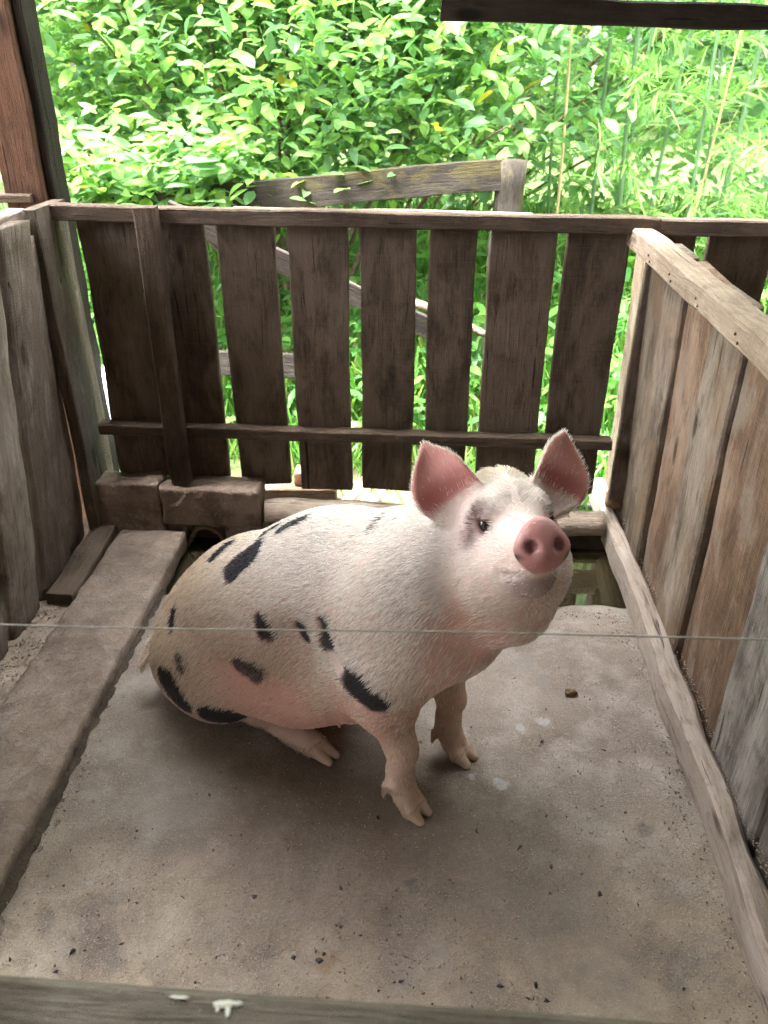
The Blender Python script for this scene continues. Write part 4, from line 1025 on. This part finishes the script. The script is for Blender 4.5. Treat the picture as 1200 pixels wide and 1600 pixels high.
nost = np.minimum(np.linalg.norm(RG['h'] - [.232, .022, -.006], axis=1), np.linalg.norm(RG['h'] - [.232, -.022, -.006], axis=1))
col = lerp(col, (.14, .045, .045), ss(-nost, -.0135, -.009) * .9)
for sg in (-1, 1):
    lip = np.linalg.norm(RG['h'] - [.222, sg * .040, -.030], axis=1); col = lerp(col, (.07, .045, .05), ss(-lip, -.019, -.010) * ss(nz2, -.9, .2))
BM = black_mask(PVt); col = lerp(col, (.030, .028, .034), BM)
wet = np.clip(RG['snout'] * .8 + RG['eye'] * .3, 0, 1)
pig = thing('pig', (-.25, 1.52, 0), 'white and pink pig with black patches sitting on the concrete, looking up', 'pig')
def skin():
    t = NT('pig_skin'); a = t.n('Attribute', attribute_name='col').outputs['Color']; wt_ = t.n('Attribute', attribute_name='wet').outputs['Fac']
    co = t.n('TexCoord').outputs['Object']; n1 = t.noise(co, 160, 4, .6); n2 = t.noise(co, 45, 4, .6)
    n3 = t.noise(co, 420, 2, .5)
    c = t.mix(t.math('MULTIPLY', t.mapr(n2, .4, .7), .18), a, t.mix(1.0, a, (1.1, .78, .72), 'MULTIPLY'))
    
    h = t.math('ADD', n1, t.math('MULTIPLY', n3, .4))
    return t.fin(c, t.mapr(wt_, 0, 1, .62, .33), t.bump(h, .35, .004), .35)
M['skin'] = skin()
PW = PO + PVt @ PB.T
me = bpy.data.meshes.new('body'); me.vertices.add(len(PW)); me.vertices.foreach_set('co', PW.astype(np.float32).ravel())
me.loops.add(PQ.size); me.loops.foreach_set('vertex_index', PQ.astype(np.int32).ravel()); me.polygons.add(len(PQ)); me.polygons.foreach_set('loop_start', np.arange(0, PQ.size, 4, dtype=np.int32))
me.polygons.foreach_set('use_smooth', np.ones(len(PQ), bool)); me.update(calc_edges=True)
me.attributes.new('col', 'FLOAT_COLOR', 'POINT').data.foreach_set('color', np.concatenate([col, np.ones((len(col), 1))], 1).astype(np.float32).ravel())
me.attributes.new('wet', 'FLOAT', 'POINT').data.foreach_set('value', wet.astype(np.float32))
me.materials.append(M['skin']); adopt(link(bpy.data.objects.new('body', me)), pig)
# eyes: dark glossy balls under lids
M['eye'] = plain('eye_dark', (.022, .012, .010), .06, .6, 0, 90)
def ball(name, c, r, mat, parent, n=14):
    V, F = [], []
    for i in range(n + 1):
        for j in range(2 * n):
            t, p = math.pi * i / n, math.pi * j / n; V.append(tuple(np.array(c) + r * np.array([math.sin(t) * math.cos(p), math.sin(t) * math.sin(p), math.cos(t)])))
    F = [(i*2*n+j, (i+1)*2*n+j, (i+1)*2*n+(j+1) % (2*n), i*2*n+(j+1) % (2*n)) for i in range(n) for j in range(2*n)]
    return mob(name, V, F, mat, parent, smooth=True)
for sg in (-1, 1): ball('eye', PO + PB @ hd(.0890, sg * .0555, .0095), .0124, M['eye'], pig)
# a few teats along the belly
for i, (u, v, wv) in enumerate([(-.30, -.125, .0), (-.22, -.118, .0), (-.37, -.12, .0)]):
    k = np.argmin(np.abs(PVt[:, 0] - u) * 1.0 + np.abs(PVt[:, 1] - v) + .35 * np.abs(PVt[:, 2] - .14)); p = PW[k]; nw = PB @ PN[k]
    M.setdefault('teat', plain('teat_skin', (.62, .36, .31), .5)); tube('teat', [p - nw * .004, p + nw * .005, p + nw * .010], [.006, .005, .0025], M['teat'], pig, 8)

# the coat: fine bristles lying backwards and down, as hair curves
def build_coat(n, seed):
    r = np.random.RandomState(seed)
    fi = r.choice(len(PQ), n, p=PA / PA.sum()); w4 = r.dirichlet((1, 1, 1, 1), n)
    q = PQ[fi]; P = (PVt[q] * w4[:, :, None]).sum(1); N = (PN[q] * w4[:, :, None]).sum(1); N /= np.linalg.norm(N, axis=1, keepdims=True)
    R = regions(P, N)
    dens = np.ones(n); dens *= 1 - .80 * R['bare']; dens *= 1 - .75 * R['chest']; dens *= 1 - .985 * R['snout']; dens *= 1 - .95 * R['inner'] * (1 - ss(np.abs(R['rim']), .0, 1.0)) ; dens *= 1 - R['hoof']; dens *= 1 - .45 * R['leg']; dens *= 1 - .35 * R['eye']; dens *= ss(R['eyed'], .016, .021)
    dens *= 1 - .45 * R['mouth']
    keep = r.rand(n) < dens; P, N = P[keep], N[keep]; R = {k: v[keep] for k, v in R.items()}; n = len(P)
    back = np.array([-.80, 0, -.30]); D = np.tile(back[None], (n, 1))
    side = ss(np.abs(N[:, 1]), .3, .9); D[:, 2] -= .55 * side                        # falls down the flanks
    rump = ss(-P[:, 0], .50, .72); D[:, 2] -= .9 * rump; D[:, 0] += .35 * rump
    D = D + (np.array([-.1, 0, -1.0]) - D) * R['leg'][:, None]
    sh = ss(-np.linalg.norm((P - [-.03, -.16, .46]) * [1, .5, .8], axis=1), -.20, -.08); D = D + (np.array([-.35, 0, -.85]) - D) * sh[:, None] * .7
    hdv = -HF * .9 - HU * .25; hm = np.clip(R['head'] + R['muzzle'], 0, 1); cheek = np.sign(R['h'][:, 1])[:, None] * HL[None] * .45 - HU[None] * .35 * ss(-R['h'][:, 2], -.0, .08)[:, None]
    D = D + (hdv[None] + cheek - D) * hm[:, None]
    for V_, Fc, base, ax, nrm, sd in EARS:
        m = (R['ear'] > .3) & (np.linalg.norm(P - base - ax * .07, axis=1) < .12); D[m] = ax[None] * .9 + N[m] * .3 + sd[None] * (((P[m] - base) @ sd) * 6)[:, None]
    swirl = noise3(P, 91, 9) * .35; D[:, 0] += swirl * .35; D[:, 2] += noise3(P, 92, 9) * .20; D[:, 1] += noise3(P, 93, 12) * .15
    D += r.normal(size=(n, 3)) * .10 + np.stack([noise3(P, 96 + i, 260) for i in range(3)], 1) * .16
    D -= N * (D * N).sum(1, keepdims=True); D /= np.linalg.norm(D, axis=1, keepdims=True) + 1e-9
    L = .018 + .008 * r.rand(n); L *= 1 - .30 * hm; L *= 1 - .35 * R['leg']; L *= 1 - .5 * R['ear']; L *= 1 - .3 * R['bare']
    L *= 1 - .35 * R['muzzle']; crown = ss(R['h'][:, 2], .05, .09) * ss(-R['h'][:, 0], -.06, .0) * hm; L *= 1 + .9 * crown
    lift = .09 + .09 * r.rand(n); lift = lift + .25 * crown
    wh = (r.rand(n) < .012) & (R['muzzle'] + R['mouth'] > .5); L[wh] = .028 + .02 * r.rand(wh.sum()); lift[wh] = .8
    lash = (R['eyed'] < .027) & (R['h'][:, 2] > .014) & (r.rand(n) < .35); L[lash] = .014; lift[lash] = .6
    bm = black_mask(P, r.normal(size=n) * .0012 - .0015)
    tone = np.clip(.5 + .30 * noise3(P, 95, 330) + .22 * r.normal(size=n), 0, 1)
    c0 = np.array([.86, .82, .77])[None] * (.76 + .30 * tone[:, None])
    warm = ss(-P[:, 0], .30, .75) * ss(-P[:, 2], -.62, -.38); warm = np.maximum(warm, ss(-P[:, 2], -.50, -.25) * .9); warm = np.maximum(warm, crown * .9)
    c0 = c0 * (1 - warm[:, None] * np.array([[.09, .19, .32]]))
    C0 = c0 + (np.array([[.018, .018, .022]]) - c0) * (bm > r.uniform(.25, .75, n))[:, None]
    grey = ss(-seg_dist(P, (.050, -.122, .748), (.046, -.140, .690)), -.06, -.008) * .22; C0 = C0 * (1 - grey[:, None])
    em = R['eye'] * ss(R['eyed'], .0, .03); C0 = C0 + (np.array([[.13, .08, .07]]) - C0) * np.clip(em * 1.4, 0, 1)[:, None]; C0 = C0 + (np.array([[.22, .19, .18]]) - C0) * (R['mouth'] * (r.rand(n) < .85))[:, None]
    L = L * (1 - .35 * bm)
    mud = ss(-P[:, 2], -.16, -.03) * ss(noise3(P, 99, 30), -.5, .6) * .6; C0 = C0 * (1 - mud[:, None] * np.array([[.35, .5, .62]]))
    K = 4; pts = np.zeros((n, K, 3))
    for k in range(K):
        s = k / (K - 1); pts[:, k] = P - N * .001 + D * (L * s)[:, None] + N * (L * lift * (s - .55 * s * s) * 1.6)[:, None]
    return pts, C0
pts, C0 = build_coat(215000, 3)
ptsB, CB = build_coat(30000, 4)                                     # coarser bristles that read singly
for V_, Fc, base, ax, nrm, sd in EARS:                              # none on the ears
    k_ = np.linalg.norm(ptsB[:, 0] - base - ax * .075, axis=1) > .088; ptsB, CB = ptsB[k_], CB[k_]
rs = np.random.RandomState(5); nB = len(ptsB); ptsB = ptsB[:, :1] + (ptsB - ptsB[:, :1]) * (.95 + .30 * rs.rand(nB))[:, None, None]
headB = (np.linalg.norm(ptsB[:, 0] - HC, axis=1) < .19); tB = rs.rand(nB); CB = np.where((CB.max(1) < .1)[:, None], CB, CB * np.where((tB > .42) | headB, 1.08, .58)[:, None]); CB = np.clip(CB, 0, .92)
NA = len(pts); pts = np.concatenate([pts, ptsB]); C0 = np.concatenate([C0, CB])
W3 = PO + pts.reshape(-1, 3) @ PB.T
n, K = pts.shape[:2]
hc = bpy.data.hair_curves.new('coat'); hc.add_curves([K] * n)
hc.points.foreach_set('position', W3.astype(np.float32).ravel())
rad = np.tile(np.array([.00036, .00035, .00027, .00008], np.float32), n)
rad = rad.reshape(n, 4); rad[NA:] *= 2.0; rad = np.ascontiguousarray(rad.ravel()); hc.points.foreach_set('radius', rad)
hc.attributes.new('hcol', 'FLOAT_COLOR', 'CURVE').data.foreach_set('color', np.concatenate([C0, np.ones((n, 1))], 1).astype(np.float32).ravel())
def hairmat():
    t = NT('pig_bristle'); a = t.n('Attribute', attribute_name='hcol').outputs['Color']
    t.fin(a, .45, None, .4)
    tr = t.n('BsdfTranslucent', {'Color': a}); mx = t.n('MixShader', {0: .30, 1: t.b.outputs[0], 2: tr.outputs[0]}); t.set(t.out.inputs['Surface'], mx.outputs[0]); return t.m
M['hair'] = hairmat(); hc.materials.append(M['hair'])
co_ = adopt(link(bpy.data.objects.new('coat', hc)), pig); co_['kind'] = 'stuff'
